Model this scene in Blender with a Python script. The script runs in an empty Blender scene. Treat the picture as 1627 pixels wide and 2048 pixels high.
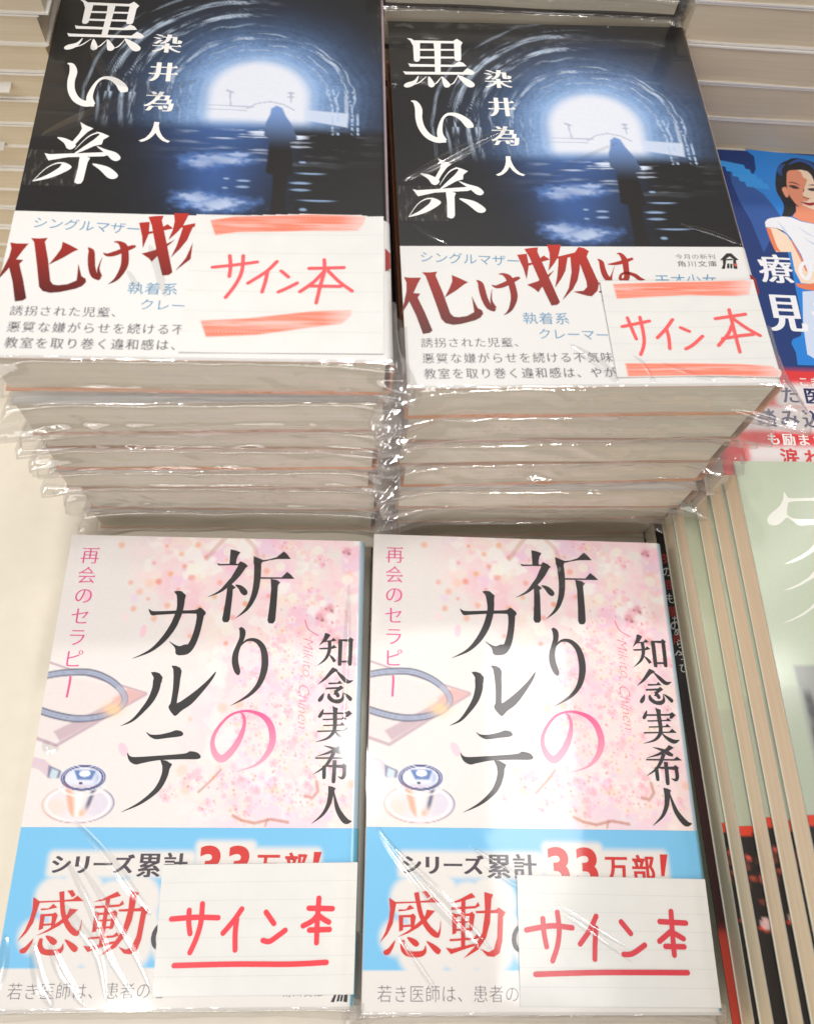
import bpy, bmesh, math, random
import numpy as np
from mathutils import Matrix, Vector, Euler, noise as mnoise

SC = bpy.context.scene
COL = SC.collection
random.seed(7)
R = math.radians

# ------------------------------------------------------------------ camera, world, lamps, exposure
cam_d = bpy.data.cameras.new('camera')
cam_d.sensor_fit = 'HORIZONTAL'; cam_d.sensor_width = 36.0; cam_d.lens = 36.275
cam_d.clip_start = 0.01; cam_d.clip_end = 30
cam = bpy.data.objects.new('camera', cam_d); COL.objects.link(cam)
_m = Matrix(((0.998131, -0.029467, -0.053538), (0.004967, 0.912291, -0.409512), (0.06091, 0.40848, 0.910733))).to_4x4()
_m.translation = Vector((0, 0, 0.295))
cam.matrix_world = _m
cam_d.dof.use_dof = True; cam_d.dof.focus_distance = 0.27; cam_d.dof.aperture_fstop = 16
SC.camera = cam

W = bpy.data.worlds.new('World'); SC.world = W; W.use_nodes = True
W.node_tree.nodes['Background'].inputs[0].default_value = (1.0, 0.97, 0.93, 1)
W.node_tree.nodes['Background'].inputs[1].default_value = 0.18

def area(name, loc, target, sx, sy, power, col=(1, 1, 1), spin=0):
    l = bpy.data.lights.new(name, 'AREA'); l.shape = 'RECTANGLE'; l.size = sx; l.size_y = sy
    l.energy = power; l.color = col
    o = bpy.data.objects.new(name, l); COL.objects.link(o); o.location = loc
    d = Vector(target) - Vector(loc)
    o.rotation_euler = d.to_track_quat('-Z', 'Y').to_euler()
    o.rotation_euler.rotate_axis('Z', spin)
    return o
def lamp_spot(name, loc, target, power, size, blend, rad, col):
    l = bpy.data.lights.new(name, 'SPOT'); l.energy = power; l.spot_size = size; l.spot_blend = blend
    l.shadow_soft_size = rad; l.color = col
    o = bpy.data.objects.new(name, l); COL.objects.link(o); o.location = loc
    o.rotation_euler = (Vector(target) - Vector(loc)).to_track_quat('-Z', 'Y').to_euler()
    return o
def glint_lamp(loc, power, rad=0.045, col=(1, 0.985, 0.97)):  # added disc lamps, placed for glare and glints on the film
    l = bpy.data.lights.new('added_glint_lamp', 'AREA'); l.shape = 'DISK'; l.size = rad*2; l.energy = power; l.color = col
    o = bpy.data.objects.new('added_glint_lamp', l); COL.objects.link(o); o.location = loc
area('ceiling_panel_light', (0.47, 0.2, 1.9), (0.47, 0.2, 0), 0.22, 0.84, 4.6, (1, 0.985, 0.97))
area('front_fill_light', (-0.8, -1.9, 1.0), (0, 0.15, 0.05), 2.0, 0.7, 12, (1, 0.975, 0.945))  # added soft fill from the front, lifting the tail edges
area('fore_edge_fill', (-1.6, 0.1, 0.75), (0.1, 0.05, 0.05), 0.4, 0.4, 7, (1, 0.97, 0.93))  # added fill from the left, brightening the sage books' fore edges
lamp_spot('added_spot', (0.05, -0.9, 1.8), (0.03, 0.42, 0.1), 26, R(14), 0.7, 0.07, (1, 0.98, 0.95))  # added spot to lift the far piles
lamp_spot('added_spot', (0.5, -1.2, 1.3), (0.065, 0.13, 0.07), 34, R(6.6), 0.6, 0.07, (1, 0.98, 0.95))  # added spot on the right pile's tail edges, clear of the front slip
glint_lamp((0.47, 0.35, 1.9), 0.7, 0.12); glint_lamp((-1.0, 0.1, 1.9), 1.5)
glint_lamp((0.02, 0.25, 1.9), 6.0, 0.05); glint_lamp((1.08, 0.5, 1.9), 4.0, 0.045)
glint_lamp((-0.9, 0.9, 1.9), 1.9); glint_lamp((0.1, -0.62, 1.9), 1.5)
area('added_strip_light', (-1.2, -0.66, 1.9), (-0.8, -0.4, 0), 0.9, 0.045, 10, (1, 0.98, 0.96), 0.0).rotation_euler = (0, 0, math.atan2(.6, .8))  # added strip, turned to draw streaks along the left film folds
area('added_strip_light', (1.38, 1.03, 1.9), (0.8, 0.5, 0), 0.9, 0.05, 5, (1, 0.98, 0.96), 0.0).rotation_euler = (0, 0, math.atan2(.72, .69))  # added strip, turned to draw streaks along the right film folds
area('added_strip_light', (-0.2, -3.0, 1.9), (-0.2, -1.5, 0.5), 2.4, 0.06, 16, (1, 0.97, 0.94))  # added strip behind the camera for highlights on the tail film
lamp_spot('added_spot', (-0.45, -0.35, 1.7), (-0.155, 0.02, 0.0), 40, R(14.6), 0.06, 0.04, (1, 0.98, 0.95))  # added spot; its hard cone edge stands in for a shade boundary
lamp_spot('added_spot', (0.1, 0.98, 1.8), (0.02, 0.27, 0.1), 58, R(20), 1.0, 0.06, (1, 0.98, 0.95))  # added spot lighting the tunnel covers and the books beside them

SC.view_settings.view_transform = 'Standard'; SC.view_settings.look = 'None'
SC.view_settings.exposure = -0.34; SC.view_settings.gamma = 1.0; SC.view_settings.use_curve_mapping = False
SC.cycles.max_bounces = 10; SC.cycles.transparent_max_bounces = 24
SC.cycles.caustics_reflective = False; SC.cycles.caustics_refractive = False
SC.cycles.use_denoising = True

# ------------------------------------------------------------------ traced letter shapes, millimetres on the cover
TRACE = {
 'inori': [('P',[(56.63,4.29),(58.44,4.65),(60.28,5.35),(59.47,6.72),(59.04,8.41),(59.04,10),(56.68,10.07)]),('P',[(52.23,9.67),(53.52,9.96),(59.81,9.76),(60.53,8.78),(62.16,9.48),(63.35,10.57),(62.12,11.65),(57.73,17.13),(56.82,16.95),(59.86,10.39),(56.7,10.4),(52.9,10.6)]),('S',[(62.05,10.61,1.62),(59.91,13.78,2.09),(57.41,16.93,1.84),(54.35,20.16,0.95),(50.16,22.46,0.08)]),('P',[(57.41,16.93),(59.69,18.7),(58.58,19.55),(56.61,19.2)]),('S',[(57.59,18.36,1.91),(57.7,20.79,2.14),(57.55,24.81,2.28),(57.32,28.8,2.49),(57.22,30.38,2.56),(57.22,31.4,1.4)]),('Q',[(59.42,17.69),(61.38,17.84),(63.02,18.93),(63.93,20.2),(63.65,21.22),(62.74,21.53),(61.59,20.67),(60.61,19.08)]),('P',[(65.06,6.67),(68.53,8.11),(67.94,10.01),(65.22,9.68)]),('S',[(66.49,7.76,2.53),(66.87,11.92,2.51),(66.88,16.86,2.32),(66.18,21.76,1.98),(64.13,26.43,1.18),(60.45,29.98,0.08)]),('P',[(67.82,8.22),(70.58,7.84),(73.31,6.91),(75.78,4.6),(77.04,5.74),(78.4,7.51),(73.75,7.66),(70.61,8.26),(67.88,9.05)]),('P',[(67.64,14.66),(75.51,14.55),(77.38,12.42),(78.82,13.54),(80.15,15.03),(67.68,15.28)]),('S',[(73.21,15.64,2.25),(73.26,18.71,2.32),(73.19,24.37,2.45),(73,29.16,2.66),(72.89,30.55,2.57),(72.83,31.54,1.4)]),('P',[(71.72,15.2),(73.59,15.51),(75.22,16.41),(74.49,17.45),(74.36,18.68),(72.09,18.75)])],
 'ri': [('S',[(62.3,33.27,0.93),(63.27,34.53,2.01),(63.29,36.86,1.84),(62.38,39.59,1.68),(61.63,42.29,1.97),(61.6,44.95,2.19),(62.18,47.2,2.18),(62.78,48.69,1.87),(63.12,49.73,0.75)]),('S',[(62.81,40.35,0.11),(63.59,38.98,0.46),(64.91,37.79,0.77),(66.79,37.39,1.15),(68.94,38.19,1.61),(70.8,40.53,2.06),(71.68,44.33,2.35),(71.55,48.49,2.25),(70.07,53,1.71),(66.78,56.76,1.03),(61.22,60.13,0.07)])],
 'ka': [('Q',[(30.4,27.08),(31.5,27.75),(33.55,27.87),(39.89,27.52),(46.25,27.16),(47.87,26.24),(49.23,27.08),(50.1,28.2),(49.23,29.41),(47.24,28.59),(41.7,28.61),(34.12,29.17),(31.81,29.41),(30.86,28.47)]),('S',[(48.26,28.12,2.77),(48.26,30.53,2.32),(47.73,34.89,2.22),(46.64,39,2.37),(45.08,41.6,2.35),(43.1,42.7,1.26)]),('Q',[(38.7,38.48),(40.7,39.58),(42.43,40.09),(44.04,39.5),(45.74,39.67),(45.11,41.81),(43.56,43.11),(42.12,43.23),(41.29,42.54),(40.81,40.64)]),('P',[(38.33,20.63),(39.24,20.29),(40.88,20.38),(42.62,21.85),(42.32,24.09),(39.94,24.6),(39.41,21.94)]),('S',[(40.99,22.34,2.88),(41.14,26.34,2.34),(40.47,29.87,2.32),(39.06,33.83,2.3),(36.36,38.2,1.86),(32.6,41.91,1.01),(27.11,44.65,0.08)])],
 'ru': [('P',[(33.84,49.22),(35.27,49.07),(36.76,49.53),(37.94,50.87),(37.73,52.72),(35.11,53.19),(34.94,50.94)]),('S',[(36.26,51.73,2.71),(36.11,54.81,2.53),(34.89,58.49,2.11),(32.47,62.15,1.45),(29.62,65.31,0.8),(26.15,67.04,0.08)]),('P',[(40.41,46.86),(41.95,46.91),(43.38,47.55),(44.03,48.65),(43.9,50.73),(41.54,50.58),(41.16,48.1)]),('S',[(42.65,49.72,2.4),(42.78,54.25,2.05),(42.58,58.73,1.95),(42.48,60.94,2.42)]),('Q',[(41.06,60.97),(41.72,59.55),(43.75,59.39),(45.86,58.05),(49.28,55.25),(52.69,51.97),(55.44,48.68),(54.69,51.1),(51.77,55.48),(48.46,59.61),(45.42,61.88),(43.76,63.52),(42.79,63.22)])],
 'te': [('Q',[(34.79,68.91),(36.24,69.67),(38.97,69.69),(42.49,68.88),(44.24,68.26),(46,68.54),(46.77,69.46),(45.84,70.19),(41.88,70.73),(38.33,71.19),(36.55,70.64),(35.46,69.84)]),('Q',[(29.51,75.45),(30.39,76.47),(32.22,76.86),(38.51,76.44),(47.58,75.67),(49.5,74.9),(51.94,75.32),(53.12,76.53),(52.12,77.35),(46.56,77.45),(39.46,77.84),(34.81,78.73),(32.69,79.18),(30.82,78.38),(29.86,76.98)]),('P',[(40.31,77.64),(42.24,77.91),(44.26,79.02),(43.52,80.63),(41.5,80.29)]),('S',[(42.39,79.32,2.4),(42.3,82.16,2.08),(41.09,85.57,1.84),(39.03,88.2,1.44),(35.1,91.22,0.83),(30.06,93.67,0.07)])],
 'no': [('S',[(64.95,62.25,0.22),(66,63.56,0.87),(66.39,66.06,1.08),(65.5,69.98,1.72),(63.28,74.24,2.13),(60.26,77.14,2.33),(58.01,76.07,2.05),(56.6,72.96,1.49),(56.76,69.8,1.14),(58.65,66.21,0.94),(61.7,63.11,0.8),(65.65,61.8,0.73),(68.99,62.05,1.02),(72.39,63.43,1.6),(74.75,65.89,2.03),(75.9,69.43,2.16),(75.79,72.61,2.07),(74.57,75.43,1.7),(72.56,77.89,1.13),(69.79,79.66,0.56),(64.8,81.19,0.07)])],
 'chinen': [('P',[(91.86,34.57),(92.95,34.85),(93.74,35.38),(92.63,37.08),(91.32,38.09),(89.83,39.36),(91.27,36.73)]),('P',[(91.3,37.39),(93.98,37.17),(94.73,36.25),(95.91,37.31),(91.31,37.93)]),('P',[(89.85,39.98),(94.06,39.68),(94.99,38.77),(96.17,39.74),(94.08,40.34),(90.25,40.51)]),('S',[(93.49,37.57,1.24),(93.57,39.96,1.23),(93.24,41.9,1.15),(92.09,44.03,0.84),(89.43,46.33,0.08)]),('S',[(93.56,42.27,0.23),(94.74,43.5,0.99),(95.54,44.71,1.14)]),('S',[(97.24,36.77,1.39),(97.25,39.87,1.39),(97.23,45.24,1.29),(97.21,46.07,0.84)]),('P',[(96.86,36.78),(100.14,36.7),(100.7,36.02),(101.88,36.93),(101.31,37.72),(96.87,37.36)]),('S',[(100.88,37.07,1.39),(100.82,41.71,1.3),(100.74,45.15,1.3),(100.68,45.99,0.84)]),('P',[(97.63,44.31),(100.49,44.24),(100.5,44.89),(97.64,44.96)]),('P',[(94.83,46.62),(96.18,47.16),(96.84,47.71),(95.27,48.5),(92.69,51),(89.85,52.78),(92.29,50.07)]),('S',[(95.92,47.54,0.23),(97.95,49.68,1.21),(100.07,51.51,1.35),(102.07,51.01,0.11)]),('P',[(93.66,51.88),(96.68,51.84),(97.42,51.12),(98.47,52.22),(93.68,52.55)]),('P',[(92.78,53.61),(97.1,53.33),(97.84,52.75),(98.88,53.66),(97.14,54.81),(96.04,56.05),(95.4,55.85),(96.36,54.09),(92.8,54.2)]),('Q',[(92.27,55.47),(92.07,57.32),(90.99,58.48),(90.3,57.91),(91,56.61)]),('S',[(93.97,55.62,0.6),(94.12,56.91,1.34),(95.54,58.05,1.26),(97.41,58.16,1.41),(98.59,57.25,0.97),(98.65,55.18,0.11)]),('Q',[(95.62,54.4),(97.03,55.18),(97.63,56.39),(96.82,56.92),(96.04,55.83)]),('Q',[(98.84,55.25),(100.66,56.03),(101.85,57.18),(101.23,58.11),(100.2,57.14)]),('P',[(95.29,59.8),(97.17,60.49),(96.92,62.13),(95.65,62.16)]),('Q',[(92.34,60.77),(92.21,62.48),(91.32,63.73),(90.57,63.31),(91.33,61.88)]),('P',[(92.23,62.08),(99.93,61.78),(100.84,61.18),(102.02,62.17),(100.45,63.44),(99.7,63.31),(100.05,62.39),(92.25,62.63)]),('P',[(92.18,64.04),(98.48,63.8),(99.21,63.06),(100.28,64.16),(92.2,64.5)]),('P',[(92.44,66.01),(97.98,65.79),(98.7,65.06),(99.84,66.15),(92.45,66.47)]),('P',[(90.47,67.91),(99.13,67.6),(100.22,66.64),(101.58,67.94),(90.49,68.41)]),('S',[(96.21,62.22,1.4),(96.33,66.54,1.31),(95.73,68.7,1.16),(93.69,70.51,0.72),(89.98,71.61,0.07)]),('S',[(96.3,67.97,0.18),(98.08,69.72,1.08),(100.31,70.81,1.37),(102.25,70.24,0.11)]),('P',[(98.43,71.94),(99.99,72.79),(97.46,74.25),(94.57,75.42),(90.16,76.33),(94.18,74.73),(97.25,73.09)]),('S',[(92.95,72.75,0.14),(95.61,73.47,0.86),(97.83,74.59,1.43),(99.39,75.26,0.79)]),('P',[(90.23,76.47),(99.52,76.38),(100.6,75.56),(102.12,76.75),(99.53,76.9),(90.25,76.96)]),('S',[(96.37,74.69,1.29),(95.17,77.15,1.14),(93.25,79.61,0.78),(89.64,81.97,0.07)]),('S',[(93.34,79.09,1.2),(93.37,82.35,1.19),(93.37,83.31,0.77)]),('P',[(93.23,78.92),(99.03,78.75),(99.75,78.25),(100.86,79.13),(100.15,79.9),(93.24,79.37)]),('S',[(99.88,79.15,1.21),(99.9,81.9,1.2),(99.21,82.94,0.91),(97.85,82.42,0.11)]),('S',[(96.67,77.33,1.35),(96.62,80.93,1.27),(96.52,83.67,1.26),(96.51,84.56,0.77)]),('P',[(94.87,85.4),(96.14,85.58),(97.3,86.1),(96.72,87.23),(94.93,87.09)]),('S',[(95.86,85.89,1.88),(95.78,88.09,1.74),(95.12,91.11,1.38),(93.37,94.13,0.89),(90.03,96.91,0.07)]),('S',[(96.63,86.55,0.17),(97.13,89.07,0.76),(98.11,92.4,1.45),(99.78,95.03,1.85),(101.16,96.16,1.71),(102.82,96.08,0.1)])],
 'kuro': [('P',[(6.14,8.57),(7.62,8.75),(8.71,9.73),(10.55,10.7),(10.05,19.34),(9.34,20.11),(8.46,19.99),(8.05,19.36),(8.14,12.36),(7.26,9.74)]),('P',[(8.71,9.6),(21.81,9.58),(23.25,8.37),(25.07,10.2),(24.37,11.85),(23.98,18.68),(23.39,19.33),(22.28,19.34),(21.75,18.57),(22.1,10.76),(10.46,10.89)]),('P',[(10.32,13.78),(22,13.52),(21.94,14.37),(10.27,14.69)]),('P',[(10.13,17.54),(21.75,17.28),(21.69,18.19),(10.09,18.5)]),('P',[(15.08,10.31),(17.61,10.29),(16.63,25.24),(14.78,25.25),(15.22,14.24)]),('P',[(6.07,20.91),(7.08,21.22),(21.26,21.27),(23.16,19.52),(24.57,20.27),(25.61,21.86),(21.42,22.28),(6.58,22.56)]),('P',[(4.19,24.79),(5.37,24.97),(24.12,24.72),(25.68,22.81),(27.08,23.62),(28.18,24.87),(27.34,25.95),(23.82,25.92),(4.88,26.29)]),('Q',[(9.25,26.75),(8.49,29.87),(6.83,31.79),(4.98,32.43),(4.14,31.57),(5.16,30.21),(7.61,29.07)]),('Q',[(12.53,27.03),(13.86,29.2),(14.31,31.23),(13.21,32.17),(12.18,31.07)]),('Q',[(16.92,26.99),(18.84,29.34),(19.52,31),(18.58,32.12),(17.31,31.45)]),('Q',[(22.12,26.19),(25.01,27.66),(27.39,29.88),(27.22,31.55),(25.58,31.81),(23.96,30.03)]),('S',[(6.85,31.3,0.21),(9.09,30.17,0.42),(10.56,28.61,0.37),(11.87,27.04,0.16)]),('S',[(13.4,31.06,0.16),(14.85,30.24,0.42),(15.95,28.56,0.37),(16.92,26.99,0.16)]),('S',[(18.63,31.2,0.16),(20.45,30.19,0.42),(21.44,28.51,0.37),(22.37,26.44,0.16)])],
 'ii': [('S',[(6.19,38.61,0.41),(7.57,39.32,1.52),(8.42,42.3,2.32),(8.31,46.43,2.2),(8.96,50.5,2.17),(10.68,53.94,2.25),(12.9,55.64,2.34),(14.97,55.91,2.54),(16.43,56.75,0.49)]),('S',[(15.59,56.19,2.44),(14.71,53.34,1.96),(15,49.88,1.39),(16.05,46.38,0.9),(17.79,44.48,1.11),(20.34,44.7,1.81),(22.77,46.62,2.5),(24.21,48.95,2.88),(24.61,50.4,1.98)])],
 'ito': [('P',[(13.27,63.6),(15.25,65.03),(17.45,66.11),(15.92,67.6),(14.1,70.59),(12.93,73.02),(11.75,72.33),(13.61,68.43),(14.15,66.24)]),('Q',[(7.5,70.25),(9.62,70.4),(11.99,71.68),(13.28,73.29),(12.22,74.78),(10.9,74.47),(9.72,72.34)]),('P',[(18.4,67.31),(20.21,67.85),(22.39,69.04),(20.84,70.56),(20.59,72.45),(18.41,73.26),(15.43,75.41),(12.58,77.11),(15.55,73.54),(18.18,70.58),(19.55,68.51)]),('S',[(13.23,74.89,0.14),(15.29,71.13,0.28),(17.07,68.85,0.47),(18.99,67.75,0.57)]),('Q',[(19.22,73.26),(21.99,74.43),(25.14,75.64),(26.57,77.59),(25.78,78.81),(24.31,78.55),(22.45,76.44)]),('P',[(4.85,76.67),(6.25,77.03),(13.75,76.37),(21.91,75.54),(23.47,76.33),(21.78,77.19),(11.64,77.96),(6.33,79.5)]),('P',[(14.92,77.11),(16.51,77.42),(17.97,78.04),(17.45,79.73),(17.09,86.86),(16.62,87.98),(15.62,88.24),(14.74,87.63),(15.03,81.72)]),('Q',[(10.71,80.17),(13.22,81.82),(10.88,84.31),(7.19,86.48),(2.98,87.71),(6.45,85.35),(9.59,82.35)]),('S',[(3.19,87.5,0.18),(5.98,82.78,0.27),(8.68,80.59,0.46),(10.9,80.37,0.64)]),('Q',[(18.86,80.24),(23.1,81.17),(25.74,83.24),(26.65,84.78),(25.72,85.86),(23.95,85.56),(21.37,82.73)])],
 'bakemono': [('P',[(0.71,110.37),(2.49,110.62),(5.59,110.57),(4.58,112.66),(3.38,115.56),(1.3,120.08),(-0.78,123.74),(0.37,119.14),(1.18,115.32),(1.3,112.42)]),('P',[(2.06,116.04),(5.08,116.28),(4.26,117.72),(6.04,122.91),(7.84,129.14),(7.03,129.92),(5.09,130.28),(3.47,123.84),(1.67,118.66)]),('P',[(5.96,108.65),(8.15,108.7),(10.36,108.41),(9.81,109.74),(11.52,115.81),(13.21,123.29),(14.1,124.41),(15.45,124.6),(17.81,124.23),(20.05,122.84),(19.91,119.63),(19.74,117.16),(21.14,121.43),(22.32,122.23),(22.58,123.4),(21.65,124.8),(20.02,125.72),(16.06,126.92),(13.73,127.23),(11.64,126.63),(10.56,125.24),(8.85,117.72),(6.97,109.98)]),('P',[(14.56,109.64),(16.6,110.72),(19.16,112.28),(18.04,112.91),(15.3,115.33),(11.99,117.72),(13.58,114.36),(14.53,111.94)]),('S',[(21.61,111.45,0.26),(22.62,112.67,1.5),(22.92,114.85,1.92),(23.44,118.21,1.91),(24.49,121.06,1.8),(26.15,122.28,1.03)]),('S',[(26.02,121.53,1.29),(25.32,119.17,0.69),(25.41,117.26,0.39),(25.82,114.76,0.09)]),('S',[(25.88,113.21,0.22),(27.09,113.89,1.05),(28.92,113.4,1.58),(31.44,112.04,1.5),(33.34,110.97,1.33),(34.38,110.57,0.62)]),('S',[(28.3,109.29,0.22),(29.69,109.39,0.98),(31.09,110.72,2.04),(31.79,113.41,2.02),(32.04,117.26,2),(31.22,120.36,1.55),(30.11,122.48,0.94),(28.41,123.97,0.09)]),('P',[(34.43,102.14),(37.32,101.73),(37.47,106.02),(36.32,111.21),(35.75,107.01)]),('P',[(36.73,105.42),(39.41,104.91),(42.34,102.39),(43.99,103.9),(41.88,104.61),(36.83,106.41)]),('P',[(36.82,99.95),(38.78,99.54),(40.93,99.33),(40.58,100.97),(42.58,109),(45.1,119.43),(44.2,120.38),(42.48,120.61),(40.47,113.41),(38,103)]),('P',[(36.23,113.16),(39.43,111.95),(42.06,109.98),(44.8,107.91),(42.32,111.21),(39.19,115.93),(38.32,114.77)]),('P',[(43.75,98.3),(48.02,98.3),(46.54,102.99),(45.01,105.51),(43.01,108.11),(43.92,104.51),(44.2,101.47)]),('P',[(45.93,102.99),(51.86,101.21),(53.16,99.17),(54.75,99.52),(56.11,100.7),(55.13,102.73),(56.15,107.01),(57.43,112.69),(56.64,115.36),(54.68,117.38),(53.13,117.09),(49.46,115.69),(52.57,115.36),(53.76,114),(53.85,111.95),(52.98,106.51),(52.12,102.38),(46.83,103.9)]),('P',[(46.71,103.25),(49.5,102.74),(48.14,108.01),(46.56,110.97),(44.27,114.29),(45.47,109.98)]),('P',[(50.28,102.38),(53.31,101.72),(52.44,107.51),(51.31,111.46),(49.45,114.87),(45.85,118.81),(48.32,114.39),(49.89,108.5)])],
 'ha': [('S',[(58.25,103.65,0.18),(59.24,104.78,1.38),(59.37,107.22,1.64),(59.74,109.74,1.81),(60.68,111.64,1.8),(61.17,112.14,0.81)]),('S',[(60.99,111.5,1.08),(61.86,109.24,0.36),(63.06,106.31,0.09)]),('S',[(61.06,105.6,0.18),(62.93,105.49,0.92),(65.73,104.78,1.29),(69.06,103.44,0.83)]),('S',[(64.47,101.48,0.19),(65.64,102,1.21),(66.45,104.16,1.84),(66.37,107.22,1.74),(66.13,110.25,1.72),(65.28,111.5,1.54),(64.17,111.25,1.17),(64.43,109.64,0.73),(66.11,108.84,0.91),(68.45,109.64,1.36),(69.86,111,1.36),(71.36,111.35,0.18)])],
 'crest': [('P',[(95.5,104.04),(98.03,101.45),(99.52,101.35),(101.26,103.88),(100.18,104.04),(98.82,102.59),(96.86,103.94)]),('P',[(98,101.56),(99.8,101.97),(100.42,103.88),(98.85,102.49)]),('P',[(96.31,104.14),(97.61,103.37),(96.9,105.68),(96.33,107.32),(95.32,107.21),(96.15,105.68)]),('P',[(97.48,105.27),(98.15,105.27),(97.75,107.11),(97,107.11)]),('P',[(98.37,105.43),(99.03,105.43),(98.66,107.11),(98,107.11)]),('P',[(99.64,103.63),(100.42,103.88),(100.19,107.32),(99.05,107.21),(99.23,105.68)]),('P',[(97.55,103.63),(99.48,103.42),(99.45,103.94),(97.44,104.14)])],
 'kandou': [('P',[(7.29,117.94),(9.23,119.09),(15.43,118.9),(19.01,118.54),(20.32,117.57),(22.31,119.11),(16.98,119.21),(9.42,119.54),(8.92,122.15),(8.47,124.91),(6.95,127.66),(4.68,129.99),(6.37,126.99),(7.31,123.9),(7.61,121.14)]),('P',[(10,121.09),(12.32,121.05),(13.49,119.81),(14.84,120.82),(12.32,121.39),(10.2,121.61)]),('P',[(10.19,122.64),(13.86,122.47),(14.44,122.11),(15.32,122.89),(14.79,125.82),(13.83,126.11),(13.66,123.16),(11.54,123.2),(11.53,126.56),(10.38,126.99)]),('P',[(11.53,125.26),(13.76,125.08),(13.76,125.63),(11.53,125.81)]),('S',[(15.46,116.44,1.48),(16.01,119.23,1.33),(16.94,122.69,1.39),(18.83,125.74,1.59),(20.91,127.58,1.59),(22.24,128.06,0.87)]),('S',[(21.86,127.9,1.08),(22.47,126.36,0.43),(22.63,124.13,0.11)]),('P',[(17.02,116.23),(18.59,116.02),(19.73,117.41),(18.75,118.13),(17.79,116.92)]),('P',[(18.51,121.1),(21.02,121.4),(18.47,124.03),(16.14,125.79),(13.06,127.38),(9.81,128.45),(13.06,126.7),(16.15,124.42),(18.1,122.66)]),('Q',[(9.24,129.14),(8.67,131.16),(7.54,132.85),(6.22,132.97),(5.91,132.05),(7.34,131.19)]),('S',[(11.52,129.1,0.93),(11.51,131.11,1.43),(12.84,132.6,1.49),(16.06,132.81,1.56),(17.77,132.18,1.21),(18.18,130.5,0.14)]),('Q',[(12.67,128.4),(14.96,128.87),(16.28,130.03),(15.51,130.88),(14.18,130.23)]),('Q',[(18.39,129.42),(21.04,130.45),(22.62,131.76),(21.95,132.78),(20.63,132.13)]),('P',[(32.09,116.45),(33.22,117.66),(28.28,118.99),(25.15,119.4),(28.3,118.29)]),('P',[(25.9,120.43),(33.12,120.01),(33.95,118.87),(34.49,119.98),(33.1,120.64),(25.88,121.13)]),('P',[(26.06,121.82),(27.59,122.31),(27.25,127.29),(26.09,127.65)]),('P',[(27.4,122.31),(31.3,122),(32.09,121.53),(32.91,122.38),(32.1,126.52),(31.12,126.81),(31.27,122.69),(27.38,122.9)]),('P',[(27.34,124.21),(31.22,124),(31.2,124.48),(27.33,124.69)]),('P',[(27.28,126.2),(31.15,125.92),(31.13,126.47),(27.27,126.71)]),('S',[(29.55,118.44,1.26),(29.39,123.14,1.24),(29.21,130.81,1.22)]),('P',[(25.29,128.85),(32.41,128.39),(33.41,127.52),(34.14,128.46),(32.58,128.96),(25.27,129.43)]),('P',[(24.08,131.07),(25.98,131.37),(32.93,129.9),(33.29,130.4),(29.03,131.65),(25.56,132.78)]),('P',[(33.07,121.41),(39.13,121.04),(40.15,120.33),(42.15,121.68),(41.38,122.91),(40.84,129.43),(39.91,132.48),(38.14,133.44),(36.23,133.21),(34.4,131.4),(36.66,132.2),(38.23,131.5),(39.35,128.44),(39.87,121.9),(33.24,121.96)]),('P',[(35.91,116.19),(38.63,116.84),(38.02,118.09),(37.41,124.37),(36.06,128.5),(33.63,131.58),(29.15,133.93),(32.5,130.92),(34.97,127.15),(35.98,121.63)])],
 'slipA': [('S',[(55.87,117.76,1.04),(61.88,116.69,1.04),(67.92,115.42,1.05)]),('S',[(60.29,113.52,1.05),(60.73,117.21,1.04),(60.56,120.73,1.03)]),('S',[(63.99,113.37,1.05),(63.84,118.98,1.04),(62.27,123.69,1.02),(59.98,127.88,1.01)]),('S',[(73.3,115.08,1.05),(70.47,118.74,1.04),(65.69,122.87,1.03)]),('S',[(70.84,118.72,1.04),(70.42,122.01,1.03),(69.66,125.73,1.02)]),('S',[(74.6,118.35,1.05),(76.63,120.39,1.04)]),('S',[(74.04,125.59,1.02),(76.55,124.12,1.03),(79.08,122.41,1.04)]),('S',[(82.23,117.26,1.05),(91.86,116.77,1.06)]),('S',[(86.38,114.1,1.06),(86.43,118.15,1.05),(85.39,123.35,1.04),(84.37,129.13,1.02)]),('S',[(86.25,118.4,1.05),(83.51,122.02,1.04),(79.89,125.39,1.03)]),('S',[(87.55,118.11,1.05),(90.57,121.77,1.04),(94.1,124.91,1.04)]),('S',[(82.43,123.36,1.03),(90.95,123.39,1.04)]),('P',[(54.2,101.21),(60.91,99.56),(82.7,97.94),(93.56,97.97),(98.24,98.27),(97.43,101.1),(95.87,103.42),(82.81,103.72),(75.19,104.29),(61.98,105.09),(55.86,106.43)]),('P',[(53.88,135.68),(65.39,134.67),(83.32,131.88),(93.91,131.33),(93.91,133.13),(91.36,135.89),(81.63,137.5),(69.2,139.83),(55.66,140.86)])],
 'slipA_quad': [(50.21,99.23),(103.21,98.2),(102.4,145.37),(48.94,145.81)],
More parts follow.
